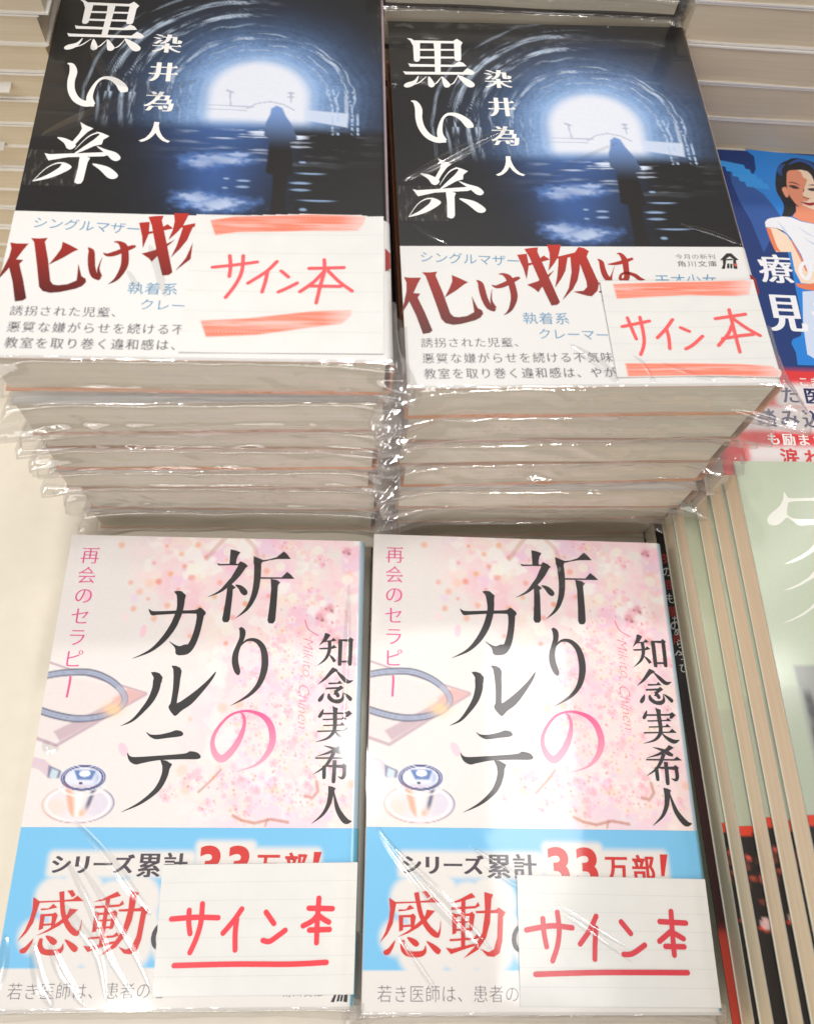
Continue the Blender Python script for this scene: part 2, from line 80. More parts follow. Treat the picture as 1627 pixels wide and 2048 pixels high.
 'slipB': [('S',[(61.77,128.41,1.03),(70.04,126.4,1.04)]),('S',[(63.77,125.35,1.04),(64.67,130.05,1.03),(65.23,132.59,1.02)]),('S',[(67.47,125.12,1.04),(67.59,130.98,1.03),(67.04,134.66,1.01),(65.64,137.84,1.01)]),('S',[(76.92,125.85,1.04),(74.32,129.14,1.03),(71.4,132.15,1.02)]),('S',[(74.56,128.9,1.03),(74.71,132.39,1.02),(74.34,135.83,1.01)]),('S',[(78.77,128.68,1.03),(81.09,129.99,1.03)]),('S',[(78.93,135.98,1.01),(81.15,134.71,1.02),(84.58,131.72,1.03)]),('S',[(89.55,125.64,1.05),(98.69,124.22,1.05)]),('S',[(94.24,122.54,1.06),(94.16,130.12,1.03),(94.26,137.25,1.01)]),('S',[(93.78,128.24,1.04),(92.17,131.04,1.03),(88.56,134.96,1.02)]),('S',[(94.91,125.88,1.05),(97.81,128.96,1.04),(101.33,131.76,1.03)]),('S',[(90.24,132.66,1.03),(95.39,131.75,1.03),(99.46,131.3,1.03)]),('P',[(61.29,113.48),(75.69,112.75),(100.42,112.16),(103.02,112.51),(101.32,117.21),(97.13,117.69),(83,117.19),(61.71,118.63)]),('P',[(60.78,140.74),(78.38,140.8),(93.81,141.31),(102.6,142.01),(104.49,143.8),(103.66,145.56),(85.3,144.82),(73.75,144.77),(60.87,144.94)])],
 'slipB_quad': [(57.59,112.3),(103.59,111.96),(104.26,144.8),(57.78,145.25)],
 'slipC': [('S',[(49.24,124.01,1.53),(56.24,123.57,1.54),(63.1,123.7,1.54)]),('S',[(54.27,121.66,1.55),(54.45,124.92,1.53),(55.16,127.96,1.52)]),('S',[(58.05,119.88,1.55),(58.07,124.89,1.54),(57.17,129.08,1.52),(55.63,133.03,1.51)]),('S',[(70.02,121.32,1.55),(67.88,124.43,1.54),(64.93,127.89,1.53)]),('S',[(68.72,124.23,1.54),(68.56,127.86,1.53),(68.89,132.38,1.51)]),('S',[(77.42,122.23,1.55),(79.96,125.29,1.54)]),('S',[(77.01,129.88,1.53),(78.95,130.13,1.53),(81.02,128.91,1.53),(83.5,127.17,1.54)]),('S',[(90.36,121.14,1.56),(97.55,121.27,1.57)]),('S',[(93.31,118.38,1.57),(93.09,124.61,1.55),(93.09,130.52,1.53)]),('S',[(93.04,123.06,1.56),(91.58,124.62,1.55),(88.83,125.98,1.54)]),('S',[(93.26,123.06,1.56),(95.03,124.2,1.55),(96.57,124.96,1.55)]),('S',[(90.81,127.12,1.54),(96.84,126.96,1.54)]),('S',[(51.35,136.39,1.49),(68.74,136.11,1.5),(85.65,136.19,1.51),(96.25,135.76,1.51)])],
 'slipC_quad': [(44.83,109.01),(104.94,108.18),(104.64,144.17),(45.99,144.42)],
 'slipD': [('S',[(48.1,126.33,1.5),(55.75,125.21,1.51),(61.97,125.69,1.51)]),('S',[(53.22,123.28,1.52),(53.37,127.21,1.5),(53.91,130.7,1.49)]),('S',[(57.74,121.61,1.53),(57.98,126.35,1.51),(57.1,130.65,1.49),(55.48,134.33,1.48)]),('S',[(69.46,122.58,1.53),(67.3,126.18,1.51),(64.04,129.95,1.5)]),('S',[(69.14,125.75,1.51),(68.48,130.07,1.5),(68.09,133.93,1.48)]),('S',[(76.97,124.03,1.53),(79.54,127.14,1.51)]),('S',[(76.88,132.63,1.49),(79.58,132.4,1.49),(83.43,130.2,1.5)]),('S',[(88.76,123.89,1.53),(96.65,124.26,1.53)]),('S',[(92.54,121.14,1.54),(92.25,126.52,1.52),(92.04,132.77,1.5)]),('S',[(91.79,126.53,1.52),(88.05,129.14,1.51)]),('S',[(92.22,126.72,1.52),(95.36,128.43,1.52)]),('S',[(89.67,130.48,1.51),(95.28,130.58,1.51)]),('S',[(50.19,137.82,1.46),(70.17,137.33,1.47),(95.4,137.32,1.48)])],
 'slipD_quad': [(45.97,111.44),(104.22,112.15),(104.25,146.26),(45.35,145.92)],
 'sagemark': [('Q',[(14.69,11.25),(15.41,12.89),(16.51,13.4),(24.38,13.21),(31.33,12.97),(31.14,13.86),(24.17,14.24),(16.26,14.69),(15.05,15.65),(14.36,17.49),(14.09,19.31),(15.17,20.36),(17.79,20.81),(22.82,20.83),(29.69,20.61),(29.3,22.42),(22.45,22.64),(17.36,22.98),(15.3,21.43),(13.66,20.34),(12.08,21.53),(10.17,22.78),(8.28,23.01),(7.08,22.23),(7.2,20.61),(8.68,18.95),(11.84,16.48),(13.65,14.05)]),('P',[(9.33,36.25),(12.06,34.87),(15.33,33.33),(18.37,31.41),(21.18,28.88),(27.47,24.62),(26.87,27.48),(20.64,31.51),(16.18,34.07),(12.59,35.54)]),('P',[(7.31,44.81),(10.03,43.8),(12.89,42.49),(16.21,40.55),(19.41,37.58),(25.6,33.45),(24.93,36.57),(18.88,40.14),(13.44,42.98),(9.93,44.34)]),('P',[(4.4,55.27),(8.1,53.9),(11.66,52.1),(14.6,50.23),(17.38,47.53),(23.48,43.38),(22.91,46.07),(16.97,49.52),(11.85,52.74),(7.68,54.46)])],
 'b_light': [('P',[(31.74,-0.85),(64.25,1.27),(42.93,103.3),(33.53,103.39),(33.94,98.25),(32.97,94.14),(33.9,92.35),(37.19,90.78),(39.01,86.09),(39.54,66.29),(39.99,34.09),(34.98,26.14),(30.47,18.43),(34.55,9.97),(35.11,2.91)])],
 'b_dark2': [('P',[(23.73,11.6),(26.97,7.89),(28.68,9.52),(27.81,14.77),(30.47,18.43),(35.51,23.17),(38.81,30.05),(40.49,34.87),(30.21,53.05),(27.9,37.3),(25.04,27.63),(23.42,17.63)])],
 'b_hair': [('Q',[(48.59,4.27),(45.65,6.06),(43.21,9.99),(41.38,16.85),(41.03,21.52),(42,25.07),(42.61,28.61),(41.51,32.55),(40.89,34.26),(44.42,34.16),(46.94,31.56),(49.11,30.78),(57.32,30.25),(62.47,15.41),(61.94,8),(59.48,4.74),(54.62,2.87),(50.94,2.93)])],
 'b_ear': [('Q',[(43.52,19.7),(45.4,18.91),(45.68,22.86),(44.48,24.32),(43.74,22.33)])],
 'b_neck': [('P',[(47.58,28.29),(50.33,29.73),(54.26,31.09),(58.62,28.87),(56.72,37.97),(53,37.25),(48.06,36.1),(45.06,33.99),(46.94,31.56)])],
 'b_face': [('P',[(47.1,11.08),(48.35,9.63),(53.49,8.59),(57.5,9.33),(59.99,14.91),(60.83,19.53),(59.31,25.57),(56.29,30.32),(53.75,31.58),(51.57,31.14),(49.37,29.47),(47.51,27.32),(46.29,24.46),(45.48,21.23),(45.96,16.54)])],
 'b_shade': [('P',[(47.1,11.08),(48.35,9.63),(51.31,9.08),(53.15,10.32),(53.39,13.01),(54.95,14.25),(53.34,17.71),(51.67,20.94),(51.44,23.14),(53.02,23.88),(54.13,23.94),(52.66,25.68),(49.84,26.06),(50.63,28.22),(53.41,29.53),(55.26,30.38),(53.75,31.58),(51.57,31.14),(49.37,29.47),(47.51,27.32),(46.29,24.46),(45.48,21.23),(45.96,16.54)])],
 'b_fringe': [('P',[(46.93,11.43),(47.17,9.03),(48.82,5.84),(53.28,4.35),(57.21,5.59),(59.68,8.84),(60.37,15.56),(59.28,18.31),(57.63,15.07),(57.12,11.74),(55.88,9.65),(53.41,9),(49.14,9.58),(47.76,10.01)])],
 'b_line': [('P',[(46.42,16.51),(47.96,15.73),(49.92,16.27),(51.65,17.89),(49.78,16.95),(47.83,16.41)]),('P',[(54.24,17.31),(56.54,16.62),(59.01,17.12),(56.4,17.3)]),('P',[(51.23,23.15),(52.48,24.05),(54.23,24.2),(52.89,24.55),(51.47,23.99)]),('P',[(51.67,20.94),(52.55,19.09),(52.86,19.07),(51.9,21.32)])],
 'b_eyes': [('Q',[(46.49,18.04),(48.38,17.58),(49.81,18.15),(50.66,19.29),(48.77,19.55),(47.57,19.1)]),('Q',[(53.96,19.2),(56.13,18.65),(58.07,19.19),(56.58,20.22),(54.81,20.07)])],
 'b_lips': [('Q',[(49.62,26.14),(52,26.44),(53.49,26.6),(54.84,26.25),(56.56,26.53),(54.54,27.71),(52.96,28),(51.2,27.4)])],
 'b_dress': [('P',[(33.42,37.66),(34.63,36.19),(36.16,35.45),(41.12,34.37),(44.35,34.55),(47.99,36.48),(53.77,37.64),(57.73,37.9),(52.89,60.94),(45.6,60.88),(44.73,52.98),(42.32,45.13),(41.24,43.02),(40,41.65),(37.27,40.32),(33.22,40.19)])],
 'b_fold': [('P',[(38.4,36.9),(40.39,39.62),(41.49,43),(39.9,40.91)]),('P',[(45.56,38.67),(48.97,41.6),(52.36,44.52),(49.22,42.84)]),('P',[(46.58,43.63),(49.97,46.53),(53.59,48.16),(50.22,47.75)])],
 'b_armlight': [('P',[(33.89,40.34),(37.25,40.45),(41.1,43.71),(42.34,47.61),(44.37,54.82),(45.59,60.94),(51.04,60.45),(49.67,67.04),(42.02,66.76),(40.72,61.04),(41,51.98),(35.06,52.33)])],
 'b_arm': [('P',[(33.3,40.31),(35.09,40.83),(35.57,45.54),(36.01,49.83),(37.04,52.22),(34.78,51.74),(33.98,47.5)]),('P',[(39.88,66.88),(44.36,67.1),(50.96,65.5),(49.97,70.23),(43.35,69.72),(40.31,68.61)]),('P',[(42.26,45.45),(44.55,53.9),(45.59,60.94),(44.9,60.98),(43.88,54.85),(42.15,47.31)])],
 'b_pants': [('P',[(41.77,70.65),(51.25,69.39),(44.12,103.24),(37.98,98.74),(39.01,86.09)])],
 'b_pos': [(27.41,53.05),(39.42,67.29),(27.75,70.71),(39.11,89.87),(28.08,106.2),(38.78,106.97),(32.47,108.71),(28.93,114.01),(15.14,121.66),(17.33,129.06),(19.43,131.89),(26.29,136.81),(8.36,130.78)],
 'sage_obi': [(2.6,109.52),(6.8,68.01),(6.76,79.79),(4.65,109.89)],
 'p_sub': [(3.3,4.5),(11.3,10.8),(7.5,58.1)],
 'p_auth': [(31,23.1),(40.3,32.6),(30.9,62.6),(40.5,71.1)],
 'p_obi': [(-0.7,99.4),(104.5,98.3),(5.5,101.6),(34.8,106.5),(33.6,122.9),(47.2,126.9),(37.3,128.6),(57.4,132.8),(4.1,131.4),(33.1,134.8),(4.1,136.5),(57.7,140.3),(4.3,141.7),(57.7,145.1),(81.9,101.8),(94.4,103.6),(81.9,104.2),(94.6,106.4),(74.2,109.2),(93.3,113.8)],
 'p_pobi': [(-0.5,98.5),(105.4,98.3),(11.1,106.2),(52.8,111.2),(55,102.6),(71.7,112.6),(73.3,105),(93.7,112.1),(4.1,140.9),(45.7,144.7),(-0.2,137.3),(105.3,137.2),(43.2,124.7),(47,131.3)],
 'p_pobiL': [(-0.8,97.8),(105.1,98),(-0.2,136.7),(104.8,137.2)],
 'p_sig': [(85.2,34.1),(86,64.6),(89,32.3)],
 'p_steth': [(-0.6,50),(13.7,49.3),(25.3,55.3),(26.6,59.3),(21.3,62.7),(11,64.9),(-0.4,62.7),(32.6,56.4),(6.6,72.9),(-0.3,69.9),(14.5,83.3),(23.4,84.6),(8.9,82.6),(0.1,77.4),(16.4,90.8),(16.5,96.7),(26.9,90.6),(5.8,90.9)],
 'p_tun': [(64.5,53.7),(50.2,49.3),(81,49.1),(67.3,34.1),(59.5,60.3),(72.9,58),(69.2,76.1),(76.6,69.9),(65.2,97),(106,64.4),(92.1,64.4),(17.5,58.4),(37.1,73.2),(52.2,79.3),(51.9,93.2),(8.4,78.4),(0.3,87.5)],
 'p_tape': [(-0,75),(15.1,89.4)],
}


# ------------------------------------------------------------------ materials
def lin(r, g=None, b=None):
    c = np.array([r, g, b], float) / 255.0
    return np.where(c <= 0.04045, c / 12.92, ((c + 0.055) / 1.055) ** 2.4)
def lin4(r, g, b):
    return tuple(float(x) for x in lin(r, g, b)) + (1.0,)
def new_mat(name):
    m = bpy.data.materials.new(name); m.use_nodes = True
    nt = m.node_tree; b = nt.nodes['Principled BSDF']
    return m, nt, b
def N(nt, t, **kw):
    n = nt.nodes.new(t)
    for k, v in kw.items(): setattr(n, k, v)
    return n
def film_bump(nt, b, strength=0.12, scale=60, coat_only=True):
    tc = N(nt, 'ShaderNodeTexCoord'); nz = N(nt, 'ShaderNodeTexNoise'); nz.inputs['Scale'].default_value = scale
    nz.inputs['Detail'].default_value = 2
    nt.links.new(tc.outputs['Object'], nz.inputs['Vector'])
    bp = N(nt, 'ShaderNodeBump'); bp.inputs['Strength'].default_value = strength; bp.inputs['Distance'].default_value = 0.001
    nt.links.new(nz.outputs['Fac'], bp.inputs['Height'])
    nt.links.new(bp.outputs['Normal'], b.inputs['Coat Normal'])
    if not coat_only: nt.links.new(bp.outputs['Normal'], b.inputs['Normal'])

def print_mat(name, rough=0.4, coat=0.0, coat_rough=0.06, bump=0.1, mottle=0.0):
    m, nt, b = new_mat(name)
    a = N(nt, 'ShaderNodeAttribute', attribute_name='Col')
    src = a.outputs['Color']
    if mottle:
        tc = N(nt, 'ShaderNodeTexCoord'); nz = N(nt, 'ShaderNodeTexNoise'); nz.inputs['Scale'].default_value = 900; nz.inputs['Detail'].default_value = 3
        nt.links.new(tc.outputs['Object'], nz.inputs['Vector'])
        mr = N(nt, 'ShaderNodeMapRange'); mr.inputs['To Min'].default_value = 1 - mottle; mr.inputs['To Max'].default_value = 1 + mottle
        nt.links.new(nz.outputs['Fac'], mr.inputs['Value'])
        mx = N(nt, 'ShaderNodeVectorMath', operation='SCALE')
        nt.links.new(src, mx.inputs[0]); nt.links.new(mr.outputs['Result'], mx.inputs['Scale'])
        src = mx.outputs['Vector']
    nt.links.new(src, b.inputs['Base Color'])
    b.inputs['Roughness'].default_value = rough
    b.inputs['Coat Weight'].default_value = coat; b.inputs['Coat Roughness'].default_value = coat_rough
    b.inputs['Specular IOR Level'].default_value = 0.35
    if coat: film_bump(nt, b, bump)
    return m
M_COVER = print_mat('printed_cover_under_film', 0.38, 1.0, 0.05, 0.07, 0.03)
M_PINKCOVER = print_mat('printed_gloss_cover', 0.38, 1.0, 0.055, 0.03, 0.03)
M_PAPERPRINT = print_mat('printed_paper_band', 0.5, 1.0, 0.06, 0.07, 0.02)
M_INK = print_mat('print_ink', 0.4, 1.0, 0.055, 0.03)
M_MATT = print_mat('matt_printed_cover', 0.45, 0.3, 0.15, 0.03, 0.04)
M_MARKER = print_mat('marker_ink', 0.5, 0.9, 0.1, 0.05)

def page_mat(name, col, col2, axis_scale=(18, 18, 900), streak=0.5):
    m, nt, b = new_mat(name)
    tc = N(nt, 'ShaderNodeTexCoord'); mp = N(nt, 'ShaderNodeMapping'); mp.inputs['Scale'].default_value = axis_scale
    nz = N(nt, 'ShaderNodeTexNoise'); nz.inputs['Scale'].default_value = 1.0; nz.inputs['Detail'].default_value = 4; nz.inputs['Roughness'].default_value = 0.7
    nt.links.new(tc.outputs['Object'], mp.inputs['Vector']); nt.links.new(mp.outputs['Vector'], nz.inputs['Vector'])
    cr = N(nt, 'ShaderNodeValToRGB'); cr.color_ramp.elements[0].position = 0.5 - streak / 2; cr.color_ramp.elements[1].position = 0.5 + streak / 2
    cr.color_ramp.elements[0].color = col2; cr.color_ramp.elements[1].color = col
    nt.links.new(nz.outputs['Fac'], cr.inputs['Fac']); nt.links.new(cr.outputs['Color'], b.inputs['Base Color'])
    bp = N(nt, 'ShaderNodeBump'); bp.inputs['Strength'].default_value = 0.25; bp.inputs['Distance'].default_value = 0.0003
    nt.links.new(nz.outputs['Fac'], bp.inputs['Height']); nt.links.new(bp.outputs['Normal'], b.inputs['Normal'])
    b.inputs['Roughness'].default_value = 0.85; b.inputs['Specular IOR Level'].default_value = 0.1
    return m
M_PAGES = page_mat('cream_page_edges', lin4(234, 226, 208), lin4(214, 204, 182))
M_PAGES_W = page_mat('warm_page_edges', lin4(244, 228, 200), lin4(230, 208, 174))
M_PAGES_G = page_mat('tan_page_edges', lin4(226, 212, 188), lin4(212, 197, 172))

def plain(name, rgb, rough=0.5, coat=0.0):
    m, nt, b = new_mat(name)
    tc = N(nt, 'ShaderNodeTexCoord'); nz = N(nt, 'ShaderNodeTexNoise'); nz.inputs['Scale'].default_value = 140; nz.inputs['Detail'].default_value = 4
    nt.links.new(tc.outputs['Object'], nz.inputs['Vector'])
    cr = N(nt, 'ShaderNodeValToRGB')
    c = lin(*rgb)
    cr.color_ramp.elements[0].color = tuple(float(x) * 0.94 for x in c) + (1,); cr.color_ramp.elements[1].color = tuple(min(1, float(x) * 1.05) for x in c) + (1,)
    nt.links.new(nz.outputs['Fac'], cr.inputs['Fac']); nt.links.new(cr.outputs['Color'], b.inputs['Base Color'])
    b.inputs['Roughness'].default_value = rough; b.inputs['Coat Weight'].default_value = coat; b.inputs['Coat Roughness'].default_value = 0.1
    return m
M_TABLE = plain('cream_laminate', (218, 209, 193), 0.45)
M_WHITE = plain('white_cover_paper', (240, 236, 230), 0.4, 0.3)
M_SLIP = plain('white_slip_paper', (228, 226, 221), 0.6, 0.9)
M_ORANGE = plain('orange_cover_lining', (226, 160, 118), 0.5)
M_BROWNISH = plain('tan_cover_lining', (196, 158, 134), 0.5)
M_LINER = plain('off_white_cover_lining', (236, 214, 204), 0.5)
M_PINKEDGE = plain('pale_pink_spine_paper', (232, 205, 208), 0.4, 0.3)
M_REDBROWN = plain('dark_red_spine_paper', (96, 30, 26), 0.4, 0.3)
M_BLACK = plain('black_cover_paper', (26, 24, 24), 0.35, 0.5)
M_SKYSPINE = plain('pale_blue_spine_paper', (172, 198, 214), 0.4, 0.3)
M_SAGE = plain('sage_cover_paper', (186, 194, 168), 0.42, 0.4)

def film_mat(name, base=0.10, gain=0.55, bump=0.12, scale=110, milk=0.1, rough=0.07, tint=(0.965, 0.962, 0.955, 1)):
    m = bpy.data.materials.new(name); m.use_nodes = True; nt = m.node_tree
    for n in list(nt.nodes): nt.nodes.remove(n)
    out = N(nt, 'ShaderNodeOutputMaterial')
    tr = N(nt, 'ShaderNodeBsdfTransparent'); tr.inputs['Color'].default_value = tint
    gl = N(nt, 'ShaderNodeBsdfGlossy'); gl.inputs['Roughness'].default_value = rough; gl.inputs['Color'].default_value = (1, 0.985, 0.98, 1)
    df = N(nt, 'ShaderNodeBsdfDiffuse'); df.inputs['Color'].default_value = (0.86, 0.82, 0.8, 1)
    # two-sided thin-sheet reflectance: base + gain * (1 - |N.I|)^4
    ge = N(nt, 'ShaderNodeNewGeometry'); dt = N(nt, 'ShaderNodeVectorMath', operation='DOT_PRODUCT')
    ab = N(nt, 'ShaderNodeMath', operation='ABSOLUTE'); sb = N(nt, 'ShaderNodeMath', operation='SUBTRACT', use_clamp=True); sb.inputs[0].default_value = 1.0
    pw = N(nt, 'ShaderNodeMath', operation='POWER'); pw.inputs[1].default_value = 4.0
    ma = N(nt, 'ShaderNodeMath', operation='MULTIPLY_ADD', use_clamp=True); ma.inputs[1].default_value = gain; ma.inputs[2].default_value = base
    nt.links.new(ge.outputs['Incoming'], dt.inputs[1]); nt.links.new(dt.outputs['Value'], ab.inputs[0]); nt.links.new(ab.outputs[0], sb.inputs[1])
    nt.links.new(sb.outputs[0], pw.inputs[0]); nt.links.new(pw.outputs[0], ma.inputs[0])
    tc = N(nt, 'ShaderNodeTexCoord'); mp = N(nt, 'ShaderNodeMapping'); mp.inputs['Scale'].default_value = (1, 1, 2.2)
    nz = N(nt, 'ShaderNodeTexNoise'); nz.inputs['Scale'].default_value = scale; nz.inputs['Detail'].default_value = 2; nz.inputs['Distortion'].default_value = 0.8
    nt.links.new(tc.outputs['Object'], mp.inputs['Vector']); nt.links.new(mp.outputs['Vector'], nz.inputs['Vector'])
    bp = N(nt, 'ShaderNodeBump'); bp.inputs['Strength'].default_value = bump; bp.inputs['Distance'].default_value = 0.002
    nt.links.new(nz.outputs['Fac'], bp.inputs['Height'])
    nt.links.new(bp.outputs['Normal'], gl.inputs['Normal']); nt.links.new(bp.outputs['Normal'], dt.inputs[0])
    m1 = N(nt, 'ShaderNodeMixShader'); m1.inputs['Fac'].default_value = milk
    nt.links.new(tr.outputs[0], m1.inputs[1]); nt.links.new(df.outputs[0], m1.inputs[2])
    m2 = N(nt, 'ShaderNodeMixShader'); nt.links.new(ma.outputs[0], m2.inputs['Fac'])
    nt.links.new(m1.outputs[0], m2.inputs[1]); nt.links.new(gl.outputs[0], m2.inputs[2])
    nt.links.new(m2.outputs[0], out.inputs['Surface'])
    return m
M_FILM = film_mat('clear_wrinkled_film')
M_CREASE = film_mat('clear_film_crease', 0.10, 0.4, 0.02, 60, 0.0, 0.13, (0.995, 0.995, 0.995, 1))

# ------------------------------------------------------------------ object helpers
def mk(name, mesh, parent=None):
    o = bpy.data.objects.new(name, mesh); COL.objects.link(o)
    if parent is not None: o.parent = parent
    return o
def thing(name, label, cat, loc=(0, 0, 0), rot=(0, 0, 0), group=None):
    o = bpy.data.objects.new(name, None); COL.objects.link(o); o.empty_display_size = 0.02
    o.location = loc; o.rotation_euler = rot
    o['label'] = label; o['category'] = cat
    if group: o['group'] = group
    return o
def mesh_from(name, verts, faces, mats, midx=None, cols=None, smooth=False):
    me = bpy.data.meshes.new(name); me.from_pydata([tuple(v) for v in verts], [], faces)
    for m in mats: me.materials.append(m)
    if midx is not None: me.polygons.foreach_set('material_index', np.asarray(midx, np.int32))
    if smooth: me.polygons.foreach_set('use_smooth', np.ones(len(me.polygons), bool))
    if cols is not None:
        at = me.color_attributes.new('Col', 'FLOAT_COLOR', 'POINT')
        c = np.ones((len(verts), 4), np.float32); c[:, :3] = cols
        at.data.foreach_set('color', c.ravel())
    me.update()
    return me
def box_into(V, F, x0, x1, y0, y1, z0, z1):
    b = len(V)
    V += [(x0, y0, z0), (x1, y0, z0), (x1, y1, z0), (x0, y1, z0), (x0, y0, z1), (x1, y0, z1), (x1, y1, z1), (x0, y1, z1)]
    F += [(b, b+3, b+2, b+1), (b+4, b+5, b+6, b+7), (b, b+1, b+5, b+4), (b+1, b+2, b+6, b+5), (b+2, b+3, b+7, b+6), (b+3, b, b+4, b+7)]

# ------------------------------------------------------------------ printed shapes and lettering
def catmull(pts, closed, n=6):
    P = np.array(pts, float); out = []; L = len(P)
    rng = range(L) if closed else range(L - 1)
    for i in rng:
        if closed: a, b, c, d = P[i-1], P[i], P[(i+1) % L], P[(i+2) % L]
        else: a, b, c, d = P[max(i-1, 0)], P[i], P[i+1], P[min(i+2, L-1)]
        for t in np.linspace(0, 1, n, endpoint=False):
            t2, t3 = t*t, t*t*t
            out.append(0.5*((2*b) + (c-a)*t + (2*a-5*b+4*c-d)*t2 + (3*b-3*c+d-a)*t3))
    if not closed: out.append(P[-1])
    return np.array(out)

class Print:
    """Ink shapes on a sheet, in mm: u to the right, v down from the sheet's upper left corner."""
    def __init__(s): s.V = []; s.F = []; s.C = []; s.k = 0
    def _z(s): s.k += 1; return s.k * 0.0022
    def poly(s, pts, col):
        z = s._z(); b = len(s.V)
        P = [np.asarray(p, float)[:2] for p in pts]
        ar = sum(P[i-1][0]*P[i][1] - P[i][0]*P[i-1][1] for i in range(len(P)))
        if ar > 0: P = P[::-1]
        for p in P:
            s.V.append((p[0], p[1], z)); s.C.append(col(p) if callable(col) else col)
        s.F.append(tuple(range(b, b + len(P))))
    def stroke(s, pts, col, cap=False, wmin=0.0):
        Q = catmull(pts, False, 7) if len(pts) > 2 else np.linspace(pts[0], pts[1], 5)
        z = s._z(); b = len(s.V); n = len(Q)
        T = np.gradient(Q[:, :2], axis=0); T /= (np.linalg.norm(T, axis=1)[:, None] + 1e-9)
        Nn = np.c_[-T[:, 1], T[:, 0]]; w = np.maximum(Q[:, 2], wmin)[:, None] / 2
        Lp, Rp = Q[:, :2] + Nn*w, Q[:, :2] - Nn*w
        for l, r_ in zip(Lp, Rp):
            for p in (l, r_):
                s.V.append((p[0], p[1], z)); s.C.append(col(p) if callable(col) else col)
        for i in range(n - 1): s.F.append((b+2*i, b+2*i+2, b+2*i+3, b+2*i+1))
        if cap:
            for q, t, sg in ((Q[0], T[0], -1), (Q[-1], T[-1], 1)):
                w_ = q[2] / 2; a0 = math.atan2(t[1], t[0]) + (0 if sg > 0 else math.pi)
                s.poly([q[:2] + w_*np.array([math.cos(a0 + a), math.sin(a0 + a)]) for a in np.linspace(-math.pi/2, math.pi/2, 9)], col)
    def trace(s, name, col, cap=False, du=0, dv=0, wmin=0.0):
        for t, pts in TRACE[name]:
            pts = [(p[0]+du, p[1]+dv) + tuple(p[2:]) for p in pts]
            if t == 'S': s.stroke(pts, col, cap, wmin)
            elif t == 'Q': s.poly(catmull(pts, True, 5), col)
            else: s.poly(pts, col)
    def glyph(s, ch, u, v, sx, sy, col, style='sans', weight=0.0, rot=0.0, shear=0.0):
        """one full-width character; (u, v) is the centre of its box"""
        V, F, adv = glyph_mesh(ch, style, weight)
        z = s._z(); b = len(s.V); c, sn = math.cos(rot), math.sin(rot)
        for x, y in V:
            X = (x - adv/2 + shear*y) * sx; Y = -(y - 0.38) * sy
            p = (u + c*X - sn*Y, v + sn*X + c*Y)
            s.V.append((p[0], p[1], z)); s.C.append(col(p) if callable(col) else col)
        for f in F: s.F.append(tuple(i + b for i in f))
        return adv
    def text(s, body, u, v, sx, sy, col, style='sans', weight=0.0, rot=0.0, pitch=None, vertical=False, shear=0.0, fat=0.0):
        """(u, v): centre of the first character"""
        if fat:
            for f in (-fat, fat): s.text(body, u + f, v, sx, sy, col, style, weight, rot, pitch, vertical, shear)
        x = 0.0; pitch = pitch or (sy if vertical else sx)
        for i, ch in enumerate(body):
            if vertical: s.glyph(ch, u, v + i*pitch, sx, sy, col, style, weight)
            else:
                s.glyph(ch, u + math.cos(rot)*i*pitch, v + math.sin(rot)*i*pitch, sx, sy, col, style, weight, rot, shear)
    def latin(s, body, u, v, size, col, rot=0.0, weight=0.0, shear=0.0):
        x = 0.0
        for ch in body:
            if ch == ' ': x += 0.3*size; continue
            adv = glyph_mesh(ch, 'sans', weight)[2]
            cx = x + adv*size/2
            s.glyph(ch, u + math.cos(rot)*cx, v + math.sin(rot)*cx, size, size, col, 'sans', weight, rot, shear)
            x += adv*size
    def build(s, name, parent, z, mat, w=105.0, h=148.0, zf=None):
        V = [((u - w/2)/1000, (h/2 - v)/1000, z + q/1000 + (zf(u, v) if zf else 0)) for u, v, q in s.V]
        return mk(name, mesh_from(name, V, s.F, [mat], cols=np.array(s.C)), parent)

